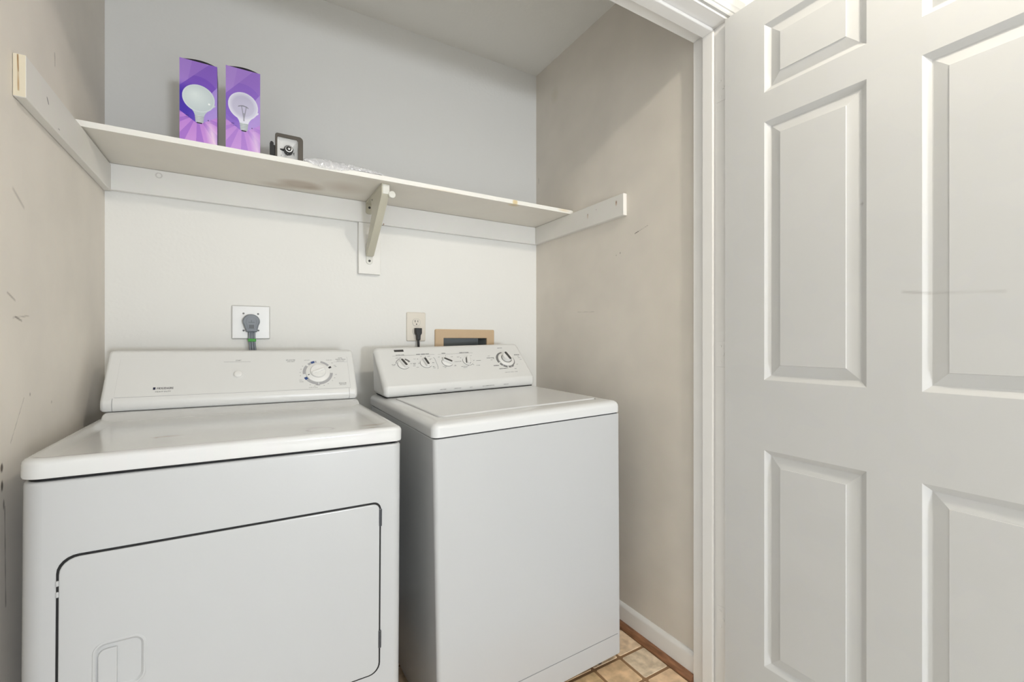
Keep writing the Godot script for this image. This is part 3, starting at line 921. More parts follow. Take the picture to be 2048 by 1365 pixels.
	var small := [["EXTRA LARGE", 0.093, 0.1335], ["SMALL", 0.066, 0.1010], ["LOAD", 0.066, 0.0962], ["SUPER", 0.1465, 0.1008], ["SIZE", 0.1465, 0.0955], ["RESET", 0.1445, 0.0885],
		["HOT", 0.1835, 0.1365], ["COLD", 0.1550, 0.1245], ["WARM", 0.2150, 0.1350], ["COLD", 0.2200, 0.1210], ["WARM", 0.1490, 0.1010], ["COLD", 0.1560, 0.0810], ["COLD", 0.2250, 0.1000], ["HOT", 0.2210, 0.0790], ["COLD", 0.2210, 0.0725],
		["FAST", 0.2560, 0.1290], ["SLOW", 0.3110, 0.1270], ["FAST SLOW", 0.2660, 0.0770], ["FAST", 0.2660, 0.0715], ["SLOW", 0.3100, 0.0770],
		["SINGLE", 0.3380, 0.1245], ["DOUBLE RINSE", 0.3260, 0.0990], ["FABRIC SOFTENER", 0.3480, 0.0710], ["RINSE ON", 0.3500, 0.0650], ["EXTRA RINSE", 0.4220, 0.0990], ["NO RINSE", 0.4110, 0.0730], ["OFF", 0.3980, 0.1290],
		["HEAVY", 0.4790, 0.1220], ["LIGHT", 0.4830, 0.0985], ["KNIT", 0.6210, 0.1125], ["GENTLE", 0.6220, 0.1035], ["SOAK", 0.6250, 0.0930], ["SPIN", 0.5950, 0.0660], ["RINSE", 0.5760, 0.0420]]
	for q in small: b.text(q[0], 0.0026, on(face, q[1], q[2], L), false, 0.0003)
	b.text("PUSH TO STOP  ·  PULL OUT  ·  TO START", 0.0024, on(face, 0.5480, 0.0252, L), false, 0.0003)
	b.prism(Builder.rrect(0.0720, 0.1440, 0.2420, 0.14425, 0.0001, 1), 0, L + 0.0002, 0, 0, 1, face)
	b.prism(Builder.rrect(0.2560, 0.1430, 0.4100, 0.14325, 0.0001, 1), 0, L + 0.0002, 0, 0, 1, face)
	var front := Transform3D(Basis(), Vector3(0, 0, -0.4911))
	var fx := 0.2130
	for q in [["DIRECT DRIVE", 0.036], ["CAPACITY PLUS", 0.052], ["QUIET", 0.030], ["SELF-CLEANING LINT FILTER", 0.092], ["HEAVY DUTY", 0.040]]:
		b.text(q[0], 0.0030, on(front, fx + q[1] / 2, 0.0570, 0.0012), false, 0.0003)
		fx += q[1] + 0.016
	for q in [[0.1030, 0.1290], [0.0725, 0.1000], [0.1350, 0.1010], [0.2010, 0.1330], [0.1665, 0.1235], [0.1660, 0.1010], [0.1800, 0.0810], [0.2160, 0.1175], [0.2230, 0.1010], [0.2180, 0.0800], [0.2860, 0.1330], [0.2690, 0.1230], [0.2760, 0.0795], [0.3110, 0.0800], [0.3860, 0.1280], [0.3480, 0.1190], [0.3420, 0.1000], [0.3660, 0.0740], [0.3910, 0.0780], [0.4010, 0.1010], [0.5400, 0.0470], [0.4960, 0.1050]]:
		b.prism(Builder.disc(Vector2(q[0], q[1]), 0.0016, 8), 0, L + 0.0003, 0, 0, 1, face)
	put("small_lettering", b.mesh(), M.inksoft, t, p)
	b = B()
	b.tube([face * Vector3(0.2320, 0.1275, 0.0006), face * Vector3(0.2362, 0.1230, 0.0006), face * Vector3(0.2372, 0.0800, 0.0006), face * Vector3(0.2350, 0.0690, 0.0006), face * Vector3(0.2320, 0.0663, 0.0006)], 0.0005, 5)
	put("bracket_line", b.mesh(), M.inksoft, t, p)
	b = B()
	arc_band(b, face, Vector2(0.1060, 0.1010), 0.0275, 0.0295, 110, 172, 0.0006)
	arc_band(b, face, Vector2(0.1060, 0.1010), 0.0225, 0.0300, 20, 68, 0.0006)
	put("level_arc", b.mesh(), M.midgrey, t, p)
	# four small knobs
	var ks := [[0.1050, 0.0985, 112.0, false], [0.1935, 0.0985, 103.0, false], [0.2830, 0.0995, 145.0, false], [0.3735, 0.0995, 75.0, true]]
	for k in ks:
		var kf := on(face, k[0], k[1])
		b = B()
		b.lathe([[0.0222, 0.0], [0.0222, 0.0022], [0.0212, 0.0030], [0.0, 0.0032]], 32, kf)
		var kn := put("knob", b.mesh(), M.knob, t, p)
		var gf := kf * Transform3D(Basis(Vector3(0, 0, 1), deg_to_rad(k[2])), Vector3.ZERO)
		b = B()
		b.prism(Builder.rrect(-0.0205, -0.0068, 0.0205, 0.0068, 0.0062, 4), 0.002, 0.0150, 0, 0.003, 3, gf)
		put("grip", b.mesh(), M.knob, kn)
		b = B()
		if k[3]:
			for sx in [-0.0078, 0.0078]:
				b.prism(Builder.rrect(-0.0145, sx - 0.0016, 0.0145, sx + 0.0016, 0.0014, 2), 0.003, 0.0060, 0, 0, 1, gf)
		else:
			b.prism(Builder.rrect(-0.0175, -0.0044, 0.0175, 0.0044, 0.0036, 3), 0.0148, 0.0158, 0, 0.0004, 1, gf)
		put("knob_insert", b.mesh(), M.darkgrip, kn)
		b = B()
		arc_band(b, face, Vector2(k[0], k[1]), 0.0223, 0.0236, 150, 320, 0.0005)
		put("knob_shadow_line", b.mesh(), M.inksoft, kn)
	# main dial
	var mc := Vector2(0.5510, 0.0955)
	b = B()
	for q in [[95, 200], [208, 228], [231, 258], [266, 283], [286, 304], [305, 405]]:
		arc_band(b, face, mc, 0.0365, 0.0450 if q[0] < 300 else 0.0412, q[0], q[1], 0.0006)
	put("dial_ring", b.mesh(), M.midgrey, t, p)
	var mf := on(face, mc.x, mc.y)
	b = B()
	b.lathe([[0.0362, 0.0], [0.0365, 0.0045], [0.0345, 0.0065], [0.0285, 0.0085], [0.0240, 0.0090], [0.0, 0.0090]], 44, mf)
	var dial := put("dial", b.mesh(), M.knob, t, p)
	b = B()
	b.lathe([[0.0235, 0.0088], [0.0240, 0.0094], [0.0235, 0.0100], [0.0, 0.0100]], 36, mf)
	put("dial_groove", b.mesh(), M.darkgrip, dial)
	b = B()
	b.lathe([[0.0218, 0.0098], [0.0218, 0.0240], [0.0205, 0.0265], [0.0, 0.0275]], 36, mf)
	put("dial_grip", b.mesh(), M.knob, dial)
	b = B()
	b.prism(Builder.rrect(-0.0215, -0.0050, 0.0215, 0.0050, 0.0042, 3), 0.0255, 0.0300, 0, 0.0015, 2, mf * Transform3D(Basis(Vector3(0, 0, 1), deg_to_rad(104)), Vector3.ZERO))
	put("dial_insert", b.mesh(), M.darkgrip, dial)
	for q in [[0.06, 0.055, 0.0], [0.60, 0.055, 0.0], [0.06, 0.60, 0.0], [0.60, 0.60, 0.0]]:
		var top: Vector3 = seam * Vector3(q[0], -0.820, -q[1])
		b = B()
		b.lathe([[0.017, -0.820 - top.y + 0.002], [0.017, -0.820 - top.y + 0.012], [0.008, -0.820 - top.y + 0.014], [0.008, -0.815]], 14, Transform3D(UPWARD, Vector3(q[0], 0, -q[1])))
		put("foot", b.mesh(), M.black, t, p)

# ------------------------------------------------------------------ shelf and its supports
func build_shelf() -> void:
	var white := Color(0.93, 0.927, 0.91)
	var lb := "ledger boards that carry the shelf"
	# ledger along the back wall
	var f := Face.new(1.66, 0.09, 500.0, white, 0.01, 21)
	for i in 30: f.dab(0.139 + 0.008 * cos(TAU * i / 30), 0.068 + 0.008 * sin(TAU * i / 30), 0.002, 0.002, Color(0.75, 0.74, 0.72), 0.5)
	f.dab(0.88, 0.004, 0.003, 0.003, Color(0.45, 0.3, 0.18), 0.8)
	var b := B()
	b.box(Vector3(XL + 0.0005, 1.583, 0.0005), Vector3(XR - 0.0005, 1.6675, 0.019), 0.0015, 1)
	single("ledger_board", b.mesh(30, Vector3(1 / 1.66, 0, 0), Vector3(0, -1 / 0.09, 0), Vector2(-XL / 1.66, 1.583 / 0.09 + 1)), faced(mat("back ledger paint", white, 0.5), f),
		"long white ledger board across the back wall under the shelf", "board", "", lb)
	# left ledger, runs past the shelf towards the hall; raw stained end
	f = Face.new(0.67, 0.09, 500.0, Color(0.91, 0.9, 0.875), 0.01, 22)
	b = B()
	b.box(Vector3(XL + 0.0005, 1.578, 0.0195), Vector3(-0.3766, 1.662, 0.6545), 0.0012, 1)
	f.stroke(Vector2(0.546, 0.052), Vector2(0.537, 0.042), 0.0022, Color(0.2, 0.19, 0.2), 0.9)
	f.stroke(Vector2(0.478, 0.012), Vector2(0.47, 0.0125), 0.0012, Color(0.2, 0.19, 0.2), 0.4)
	var left := thing("ledger_board", "long white ledger board on the left wall with a yellowed end facing the hall", "board", Transform3D(Basis(), Vector3(-0.386, 1.578, 0.337)), "", lb)
	put("board", b.mesh(30, Vector3(0, 0, 1 / 0.67), Vector3(0, -1 / 0.09, 0), Vector2(0, 1.578 / 0.09 + 1)), faced(mat("left ledger paint", white, 0.5), f), left, -left.position)
	f = Face.new(0.02, 0.085, 3000.0, Color(0.87, 0.835, 0.75), 0.02, 23)
	f.stroke(Vector2(0.0075, 0.084), Vector2(0.0085, 0.012), 0.0022, Color(0.6, 0.45, 0.27), 0.55)
	f.stroke(Vector2(0.0070, 0.084), Vector2(0.0085, 0.05), 0.001, Color(0.45, 0.3, 0.15), 0.6)
	b = B()
	b.xf = Transform3D(Basis(), Vector3(0, 0, 0.6547))
	b.quad_uv(Vector3(XL + 0.001, 1.579, 0), Vector3(-0.377, 1.579, 0), Vector3(-0.377, 1.661, 0), Vector3(XL + 0.001, 1.661, 0))
	var lend := put("end_grain", b.mesh(), faced(mat("yellowed board end", white, 0.6), f), left, -left.position)
	lend.set_meta("label", "yellowed bare end of the board")
	# right ledger with two old nail stains
	f = Face.new(0.67, 0.09, 500.0, Color(0.92, 0.91, 0.885), 0.01, 24)
	var tan := Color(0.66, 0.52, 0.38)
	f.dab(0.592, 0.056, 0.006, 0.013, tan, 0.6, 0.8); f.dab(0.5925, 0.06, 0.0025, 0.006, Color(0.4, 0.25, 0.18), 0.7, 0.7)
	f.dab(0.421, 0.046, 0.005, 0.014, tan, 0.35, 0.8); f.dab(0.4215, 0.052, 0.0022, 0.004, Color(0.4, 0.28, 0.2), 0.7, 0.7)
	f.dab(0.475, 0.060, 0.003, 0.003, Color(0.5, 0.45, 0.4), 0.4, 0.7)
	b = B()
	b.box(Vector3(1.2378, 1.583, 0.0195), Vector3(XR - 0.0005, 1.667, 0.632), 0.0012, 1)
	single("ledger_board", b.mesh(30, Vector3(0, 0, 1 / 0.67), Vector3(0, -1 / 0.09, 0), Vector2(0, 1.583 / 0.09 + 1)), faced(mat("right ledger paint", white, 0.5), f),
		"short white ledger board on the right wall with brown nail stains", "board", "", lb)
	# upright board under the bracket
	b = B()
	b.box(Vector3(0.3855, 1.374, 0.0005), Vector3(0.4725, 1.5822, 0.019), 0.0012, 1)
	single("backing_board", b.mesh(), M.board, "small upright white board on the back wall behind the shelf bracket", "board")
	# shelf: underside with a brown stain, front edge with tape mark
	f = Face.new(1.66, 0.31, 420.0, Color(0.915, 0.895, 0.855), 0.012, 25)
	var brown := Color(0.56, 0.46, 0.36)
	f.dab(0.56, 0.105, 0.085, 0.055, brown, 0.34, 0.5); f.dab(0.60, 0.085, 0.05, 0.03, brown, 0.2, 0.8); f.dab(0.50, 0.06, 0.08, 0.035, brown, 0.25, 0.9)
	f.dab(0.70, 0.15, 0.09, 0.08, Color(0.72, 0.64, 0.56), 0.35, 0.9)
	f.dab(1.35, 0.285, 0.03, 0.02, Color(0.8, 0.68, 0.42), 0.5, 0.8)
	var sh := thing("wall_shelf", "long white laminate shelf resting on the ledger boards above the machines", "shelf", Transform3D(Basis(), Vector3(0.43, 1.668, 0.15)))
	b = B()
	b.box(Vector3(XL + 0.001, 1.668, 0.002), Vector3(XR - 0.001, 1.684, 0.2985), 0.0008, 1)
	put("board", b.mesh(30, Vector3(1 / 1.66, 0, 0), Vector3(0, 0, -1 / 0.31), Vector2(-XL / 1.66, 1)), faced(mat("shelf laminate", white, 0.5), f), sh, -sh.position)
	f = Face.new(1.66, 0.016, 800.0, Color(0.96, 0.955, 0.93), 0.01, 26)
	f.dab(1.349, 0.008, 0.014, 0.02, Color(0.84, 0.74, 0.5), 0.7, 0.5); f.dab(1.60, 0.012, 0.04, 0.01, Color(0.85, 0.76, 0.6), 0.5, 0.9)
	f.dab(1.03, 0.002, 0.1, 0.004, Color(0.85, 0.76, 0.62), 0.4, 0.9)
	b = B()
	b.xf = Transform3D(Basis(), Vector3(0, 0, 0.2985))
	b.box(Vector3(XL + 0.001, 1.668, 0), Vector3(XR - 0.001, 1.684, 0.0012))
	put("edge_band", b.mesh(30, Vector3(1 / 1.66, 0, 0), Vector3(0, -1 / 0.016, 0), Vector2(-XL / 1.66, 1.684 / 0.016)), faced(mat("shelf edge", white, 0.5), f), sh, -sh.position)
	# bracket
	var br := thing("shelf_bracket", "cream steel shelf bracket with a slanted brace under the middle of the shelf", "bracket", Transform3D(Basis(), Vector3(0.427, 1.41, 0.03)))
	var o := -br.position
	var x0 := 0.4130; var x1 := 0.4410
	var zt := Transform3D(Basis(Vector3(0, 0, 1), Vector3(0, 1, 0), Vector3(-1, 0, 0)), Vector3.ZERO)    # (z, y) extruded along -x
	b = B()
	b.prism(PackedVector2Array([Vector2(0.024, 1.6675), Vector2(0.272, 1.6675), Vector2(0.272, 1.6600), Vector2(0.024, 1.6600)]), -x1, -x0, 0.001, 0.001, 1, zt)
	put("shelf_arm", b.mesh(), M.bracket, br, o)
	b = B()
	b.prism(PackedVector2Array([Vector2(0.272, 1.6605), Vector2(0.272, 1.6330), Vector2(0.268, 1.6250), Vector2(0.040, 1.4450), Vector2(0.0235, 1.4450), Vector2(0.0235, 1.4750), Vector2(0.028, 1.4800), Vector2(0.128, 1.6050), Vector2(0.100, 1.6605)]), -x1, -x0, 0.002, 0.002, 2, zt)
	put("brace", b.mesh(40), M.bracket, br, o)
	b = B()
	b.prism(Builder.rrect(x0, 1.6180, x1, 1.6660, [0.010, 0.010, 0.001, 0.001], 4), 0.0192, 0.0235, 0, 0.001, 1)
	put("wall_plate", b.mesh(), M.bracket, br, o)
	b = B()
	b.prism(Builder.rrect(x0 + 0.001, 1.4130, x1 - 0.001, 1.4500, [0.013, 0.013, 0.001, 0.001], 5), 0.0192, 0.0235, 0, 0.001, 1)
	put("foot_tab", b.mesh(), M.cap, br, o)
	for q in [[0.0225, 1.6440, true], [0.0225, 1.4270, true]]:
		b = B()
		b.lathe([[0.0048, 0.0], [0.0048, 0.0025], [0.0030, 0.0038], [0.0, 0.0040]], 14, Transform3D(Basis(), Vector3(0.427, q[1], 0.0228)))
		put("screw", b.mesh(), M.screw, br, o)
	b = B()
	b.lathe([[0.003, 0.0], [0.003, 0.0012], [0.0, 0.0014]], 10, Transform3D(Basis(Vector3(0, 0, 1), Vector3(0, 1, 0), Vector3(-1, 0, 0)), Vector3(x0, 1.645, 0.13)))
	put("rivet", b.mesh(), M.screw, br, o)
	b = B()
	b.lathe([[0.006, -0.012], [0.006, -0.002], [0.0118, 0.0], [0.0130, 0.002], [0.0122, 0.005], [0.008, 0.0068], [0.0, 0.0074]], 24, Transform3D(Basis(), Vector3(0.4495, 1.6305, 0.2735)))
	put("end_cap", b.mesh(50), M.cap, br, o).set_meta("label", "round white rubber cap")
	b = B()
	b.box(Vector3(0.4165, 1.6300, 0.2715), Vector3(0.4410, 1.6640, 0.2745), 0.001, 1)
	put("tip_plate", b.mesh(), M.cap, br, o)
	b = B()
	b.box(Vector3(0.4372, 1.620, 0.2695), Vector3(0.4412, 1.632, 0.2755), 0.001, 1)
	put("end_clip", b.mesh(), M.bracket, br, o)

# ------------------------------------------------------------------ things on the shelf
func bulb_print(clear: bool) -> ImageTexture:
	var w := 180; var h := 460
	var im := Image.create(w, h, false, Image.FORMAT_RGB8)
	var asp := float(h) / w
	for y in h:
		for x in w:
			var u := (x + 0.5) / w; var t := (y + 0.5) / h
			# violet ground with sweeping bands
			var c := Color(0.56, 0.40, 0.80)
			if u / 0.78 + t / 0.34 < 1.0:
				c = Color(0.68, 0.53, 0.86) if sin(u * 9.0 + t * 4.0) > 0.2 else Color(0.64, 0.48, 0.84)
			elif t > 0.08 and Vector2(u - 0.45, (t - 0.42) * asp).length() < 0.62: c = Color(0.50, 0.34, 0.78)
			var deep := clampf(1.0 - u / 0.8, 0, 1) * smoothstep(0.24, 0.48, t)
			c = c.lerp(Color(0.25, 0.16, 0.68), clampf(deep * 1.2, 0, 0.9) * (0.4 if clear else 1.0))
			if t > 0.27 + (1.0 - u) * 0.42 + 0.9 * (1.0 - u) * (1.0 - u): c = c.lerp(Color(0.70, 0.61, 0.88), 0.8)
			# rays below the bulb, and a light sheen painted into the print
			if t > 0.65 + 0.13 * (1.0 - absf(u - 0.5) / 0.5):
				var a := atan2(u - 0.46, (t - 0.66) * asp)
				c = Color(0.70, 0.46, 0.83).lerp(Color(0.80, 0.58, 0.88), t * t)
				if sin(a * 11.0 + 0.6) > 0.25: c = c.lerp(Color(0.60, 0.39, 0.80), 0.65)
				var sheen := clampf(1.0 - absf(u - 0.88 - (t - 0.9) * 0.5) / 0.20, 0, 1) * clampf((t - 0.66) * 5.0, 0, 1)
				c = c.lerp(Color(0.99, 0.91, 0.96), sheen * 0.8)
			if clear: c = c.lerp(Color(0.76, 0.62, 0.88), 0.32)
			# globe, neck, screw base
			var gx := u - 0.50; var gy := (t - 0.455) * asp
			var tilt := gy + gx * 0.0
			var globe := Vector2(gx, tilt).length()
			var neckw := 0.13 + pow(clampf((0.665 - t) / 0.15, 0, 1), 1.5) * 0.30
			var inglass := globe < 0.435 or (t > 0.50 and t < 0.665 and absf(gx - 0.02) < neckw)
			if inglass:
				var shade := clampf(1.0 - Vector2(gx + 0.10, gy + 0.12).length() / 0.75, 0, 1)
				if clear:
					var rim := clampf((globe - 0.30) / 0.13, 0, 1)
					c = Color(0.77, 0.76, 0.85).lerp(Color(0.90, 0.90, 0.95), rim)
					if absf(globe - 0.36) < 0.02 and gx > 0.1: c = Color(0.82, 0.82, 0.9)
					if t > 0.45 and t < 0.62 and absf(absf(gx - 0.02) - (0.62 - t) * 0.42) < 0.012: c = Color(0.55, 0.55, 0.62)
					if absf(t - 0.452 - gx * gx * 0.8) < 0.006 and absf(gx) < 0.15: c = Color(0.5, 0.5, 0.56)
					if t > 0.54 and t < 0.64 and absf(gx - 0.02) < 0.02: c = Color(0.62, 0.62, 0.68)
				else:
					c = Color(0.72, 0.77, 0.79).lerp(Color(0.88, 0.92, 0.92), shade)
					if globe > 0.40 and globe < 0.435: c = c.lerp(Color(0.87, 0.9, 0.92), 0.5)
					if Vector2(gx - 0.28, (t - 0.50) * asp).length() < 0.03: c = Color(0.96, 0.98, 0.98)
			if t >= 0.665 and t < 0.755 and absf(gx - 0.02) < 0.125 - (t - 0.665) * 0.25:
				var th := sin((t + gx * 0.02) * 330.0) * 0.5 + 0.5
				c = Color(0.62, 0.66, 0.68).lerp(Color(0.88, 0.9, 0.9), th * (1.0 - absf(gx) * 4.0))
			if t >= 0.752 and t < 0.768 and absf(gx - 0.02) < 0.07: c = Color(0.12, 0.08, 0.18)
			# small print
			if t > 0.685 and t < 0.700 and u > 0.16 and u < 0.24 and sin(x * 2.3) * sin(y * 2.0) > -0.2: c = c.lerp(Color(0.22, 0.12, 0.4), 0.7)
			if t > 0.712 and t < 0.717 and u > 0.12 and u < 0.32 and sin(x * 1.9) > -0.3: c = c.lerp(Color(0.25, 0.14, 0.42), 0.6)
			if t > 0.700 and t < 0.715 and u > 0.745 and u < 0.765: c = c.lerp(Color(0.2, 0.1, 0.3), 0.8)
			if t > 0.735 and t < 0.739 and u > 0.72 and u < 0.92 and sin(x * 1.9) > -0.3: c = c.lerp(Color(0.45, 0.3, 0.6), 0.5)
			im.set_pixel(x, y, c)
	return ImageTexture.create_from_image(im)

func bulb_box(x0: float, x1: float, y1: float, zf: float, clear: bool, turn: float, label: String) -> void:
	var y0 := 1.6842
	var w := x1 - x0; var h := y1 - y0; var d := 0.088
	var t := thing("light_bulb_box", label, "box", Transform3D(Basis(Vector3.UP, turn), Vector3((x0 + x1) / 2, y0, zf - d / 2)), "", "purple light bulb boxes on the shelf")
	var b := B()
	b.box(Vector3(-w / 2, 0, -d / 2), Vector3(w / 2, h - 0.004, d / 2 - 0.0006), 0.0008, 1)
	put("carton", b.mesh(), M.boxside, t)
	b = B()
	b.quad_uv(Vector3(-w / 2, 0, d / 2), Vector3(w / 2, 0, d / 2), Vector3(w / 2, h, d / 2), Vector3(-w / 2, h, d / 2))
	b.quad(Vector3(w / 2, 0, d / 2 - 0.0006), Vector3(-w / 2, 0, d / 2 - 0.0006), Vector3(-w / 2, h, d / 2 - 0.0006), Vector3(w / 2, h, d / 2 - 0.0006))
	var m := mat("printed carton", Color.WHITE, 0.3)
	m.albedo_texture = bulb_print(clear)
	put("front_print", b.mesh(), m, t)
	b = B()       # bulging top flap
	var o := PackedVector2Array([Vector2(-w / 2, h - 0.006)])
	for i in 13:
		var a := float(i) / 12
		o.append(Vector2(lerpf(-w / 2, w / 2, a), h - 0.001 + sin(PI * a) * 0.0075 * (0.75 + 0.5 * a)))
	o.append(Vector2(w / 2, h - 0.006))
	b.prism(o, d / 2 - 0.03, d / 2 - 0.0012)
	put("top_flap", b.mesh(), M.flap, t)

func build_shelf_things() -> void:
	bulb_box(-0.1715, -0.0805, 1.9185, 0.297, false, 0.02, "left purple box picturing a frosted white globe light bulb")
	bulb_box(-0.0590, 0.0315, 1.9310, 0.297, true, 0.02, "right purple box picturing a clear globe light bulb")
	# small metal lamp fixture
	var t := thing("lamp_fixture", "small bronze metal lamp fixture with a round socket on the shelf", "lamp fixture", Transform3D(Basis(), Vector3(0.112, 1.684, 0.27)))
	var o := -t.position
	var x0 := 0.0740; var x1 := 0.1545; var yb := 1.6842; var yt := 1.7625; var zf := 0.291
	var b := B()
	var outer := PackedVector2Array([Vector2(x0, yb)])
	var arc := []
	for i in 7:
		var a := PI - PI / 2 * i / 6
		arc.append(Vector2(x0 + 0.007, yt - 0.007) + Vector2(cos(a), sin(a)) * 0.007)
	for i in 7:
		var a := PI / 2 - PI / 2 * i / 6
		arc.append(Vector2(x1 - 0.012, yt - 0.012) + Vector2(cos(a), sin(a)) * 0.012)
	for q in arc: outer.append(q)
	outer.append(Vector2(x1, yb)); outer.append(Vector2(x1 - 0.015, yb))
	for q in [Vector2(x1 - 0.015, yt - 0.016), Vector2(x1 - 0.019, yt - 0.012), Vector2(x0 + 0.008, yt - 0.011), Vector2(x0 + 0.006, yt - 0.014), Vector2(x0 + 0.006, yb)]: outer.append(q)
	b.prism(outer, zf - 0.0035, zf, 0.0006, 0.0006, 1)
	put("front_frame", b.mesh(40), M.bronze, t, o)
	b = B()       # shell behind the frame: left side, top and right side
	b.box(Vector3(x0 + 0.0005, yb, zf - 0.020), Vector3(x0 + 0.0025, yt - 0.004, zf - 0.003))
	b.box(Vector3(x1 - 0.0025, yb, zf - 0.020), Vector3(x1 - 0.0005, yt - 0.008, zf - 0.003))
	b.box(Vector3(x0 + 0.004, yt - 0.0026, zf - 0.020), Vector3(x1 - 0.008, yt - 0.0006, zf - 0.003))
	put("shell", b.mesh(), M.bronze, t, o)
	b = B()       # pale pyramid reflector
	var zb := zf - 0.028
	var ctr := Vector3(0.1125, 1.7195, zb)
	var ri := PackedVector3Array([Vector3(x0 + 0.006, yb, zf - 0.012), Vector3(x1 - 0.015, yb, zf - 0.012), Vector3(x1 - 0.015, yt - 0.011, zf - 0.012), Vector3(x0 + 0.006, yt - 0.011, zf - 0.012)])
	var rj := PackedVector3Array()
	for q in ri: rj.append(ctr + Vector3((q.x - ctr.x) * 0.3, (q.y - ctr.y) * 0.3, 0))
	b.loft([ri, rj])
	b.quad(rj[0], rj[1], rj[2], rj[3])
	put("reflector", b.mesh(), M.reflector, t, o)
	var nz := Transform3D(Basis(), Vector3(0.1130, 1.7195, zf - 0.040))
	b = B()
	b.lathe([[0.0, 0.0], [0.0125, 0.0], [0.0135, 0.010], [0.0135, 0.030], [0.0120, 0.034], [0.0095, 0.034]], 28, nz)
	put("socket", b.mesh(), M.darksteel, t, o)
	b = B()
	b.lathe([[0.0108, 0.0335], [0.0104, 0.0362], [0.0080, 0.0365], [0.0074, 0.0340]], 28, nz)
	put("socket_ring", b.mesh(), M.chrome, t, o)
	b = B()
	b.lathe([[0.0078, 0.0338], [0.0, 0.0338]], 24, nz)
	put("socket_cavity", b.mesh(), M.lens, t, o)
	b = B()
	b.lathe([[0.0036, 0.0336], [0.0036, 0.0360], [0.0, 0.0364]], 18, nz * Transform3D(Basis(), Vector3(0.0006, 0.0005, 0)))
	put("socket_contact", b.mesh(), M.chrome, t, o)
	b = B()
	b.box(Vector3(x0 + 0.003, 1.7165, zf - 0.026), Vector3(0.1015, 1.7215, zf - 0.018), 0.001, 1)
	b.prism(PackedVector2Array([Vector2(x0 + 0.004, 1.7160), Vector2(x0 + 0.017, 1.7195), Vector2(x0 + 0.004, 1.7430)]), zf - 0.024, zf - 0.020)
	b.prism(PackedVector2Array([Vector2(x0 + 0.004, 1.6870), Vector2(x0 + 0.006, 1.6850), Vector2(x0 + 0.019, 1.7000), Vector2(x0 + 0.0185, 1.7020)]), zf - 0.024, zf - 0.020)
	b.prism(PackedVector2Array([Vector2(x1 - 0.014, 1.7330), Vector2(x1 - 0.027, 1.7135), Vector2(x1 - 0.020, 1.6850), Vector2(x1 - 0.014, 1.6850)]), zf - 0.024, zf - 0.020)
	b.prism(PackedVector2Array([Vector2(0.1080, 1.7060), Vector2(0.1120, 1.7080), Vector2(0.1105, 1.6985), Vector2(0.1060, 1.7030)]), zf - 0.012, zf - 0.008)
	put("socket_arm", b.mesh(), M.darksteel, t, o)
	b = B()
	b.prism(PackedVector2Array([Vector2(0.0590, yb), Vector2(0.0750, yb), Vector2(0.0750, 1.7230), Vector2(0.0700, 1.7240), Vector2(0.0700, 1.7310), Vector2(0.0655, 1.7350), Vector2(0.0615, 1.7340), Vector2(0.0590, 1.7270)]), zf - 0.012, zf - 0.006, 0.0005, 0.0005, 1)
	put("side_ear", b.mesh(), M.darksteel, t, o)
	# crumpled clear plastic bag lying over the front edge of the shelf
	var bag := B()
	var n := FastNoiseLite.new(); n.seed = 5; n.frequency = 0.55; n.fractal_octaves = 3
	var nx := 46; var ny := 16
	for layer in 2:
		var grid := []
		for i in nx + 1:
			var a := float(i) / nx
			var x := lerpf(0.157, 0.408, a)
			var env := pow(sin(PI * clampf(a * 0.94 + 0.04, 0, 1)), 0.6)
			var top := (0.004 + 0.016 * env * (1.15 - 0.85 * a)) * (1.0 if layer == 0 else 0.62)
			var hang := 0.012 * clampf(sin(PI * clampf((a - 0.02) / 0.6, 0, 1)), 0, 1)
			var row := PackedVector3Array()
			for j in ny + 1:
				var s := float(j) / ny
				var z := lerpf(0.215, 0.3035, minf(s / 0.8, 1.0))
				var y := 1.6846 + top * sin(PI * clampf(s / 0.8, 0, 1) * 0.5 + (PI * 0.5 if s > 0.4 else 0.0) * 0.0) * (1.0 if s < 0.8 else 1.0 - (s - 0.8) / 0.2)
				if s > 0.8:
					z = 0.3035 + 0.002 * sin((s - 0.8) / 0.2 * PI)
					y -= hang * (s - 0.8) / 0.2
				var k := n.get_noise_3d(i * 1.1 + layer * 40, j * 1.6, layer * 9.0)
				var k2 := n.get_noise_3d(i * 3.1 + layer * 40, j * 3.0, 5.0 + layer * 9.0)
				y = maxf(y + (0.0055 * k + 0.0022 * k2) * env, 1.6845 if z < 0.3 else 1.66)
				z += 0.0035 * k2 * s
				if y < 1.6844: z = maxf(z, 0.3012)
				row.append(Vector3(x + 0.003 * k, y, z))
			grid.append(row)
		for i in nx:
			for j in ny:
				bag.quad(grid[i][j], grid[i][j + 1], grid[i + 1][j + 1], grid[i + 1][j])
	single("plastic_bag", bag.mesh(24), M.film, "crumpled clear plastic bag lying over the front edge of the shelf", "plastic bag")

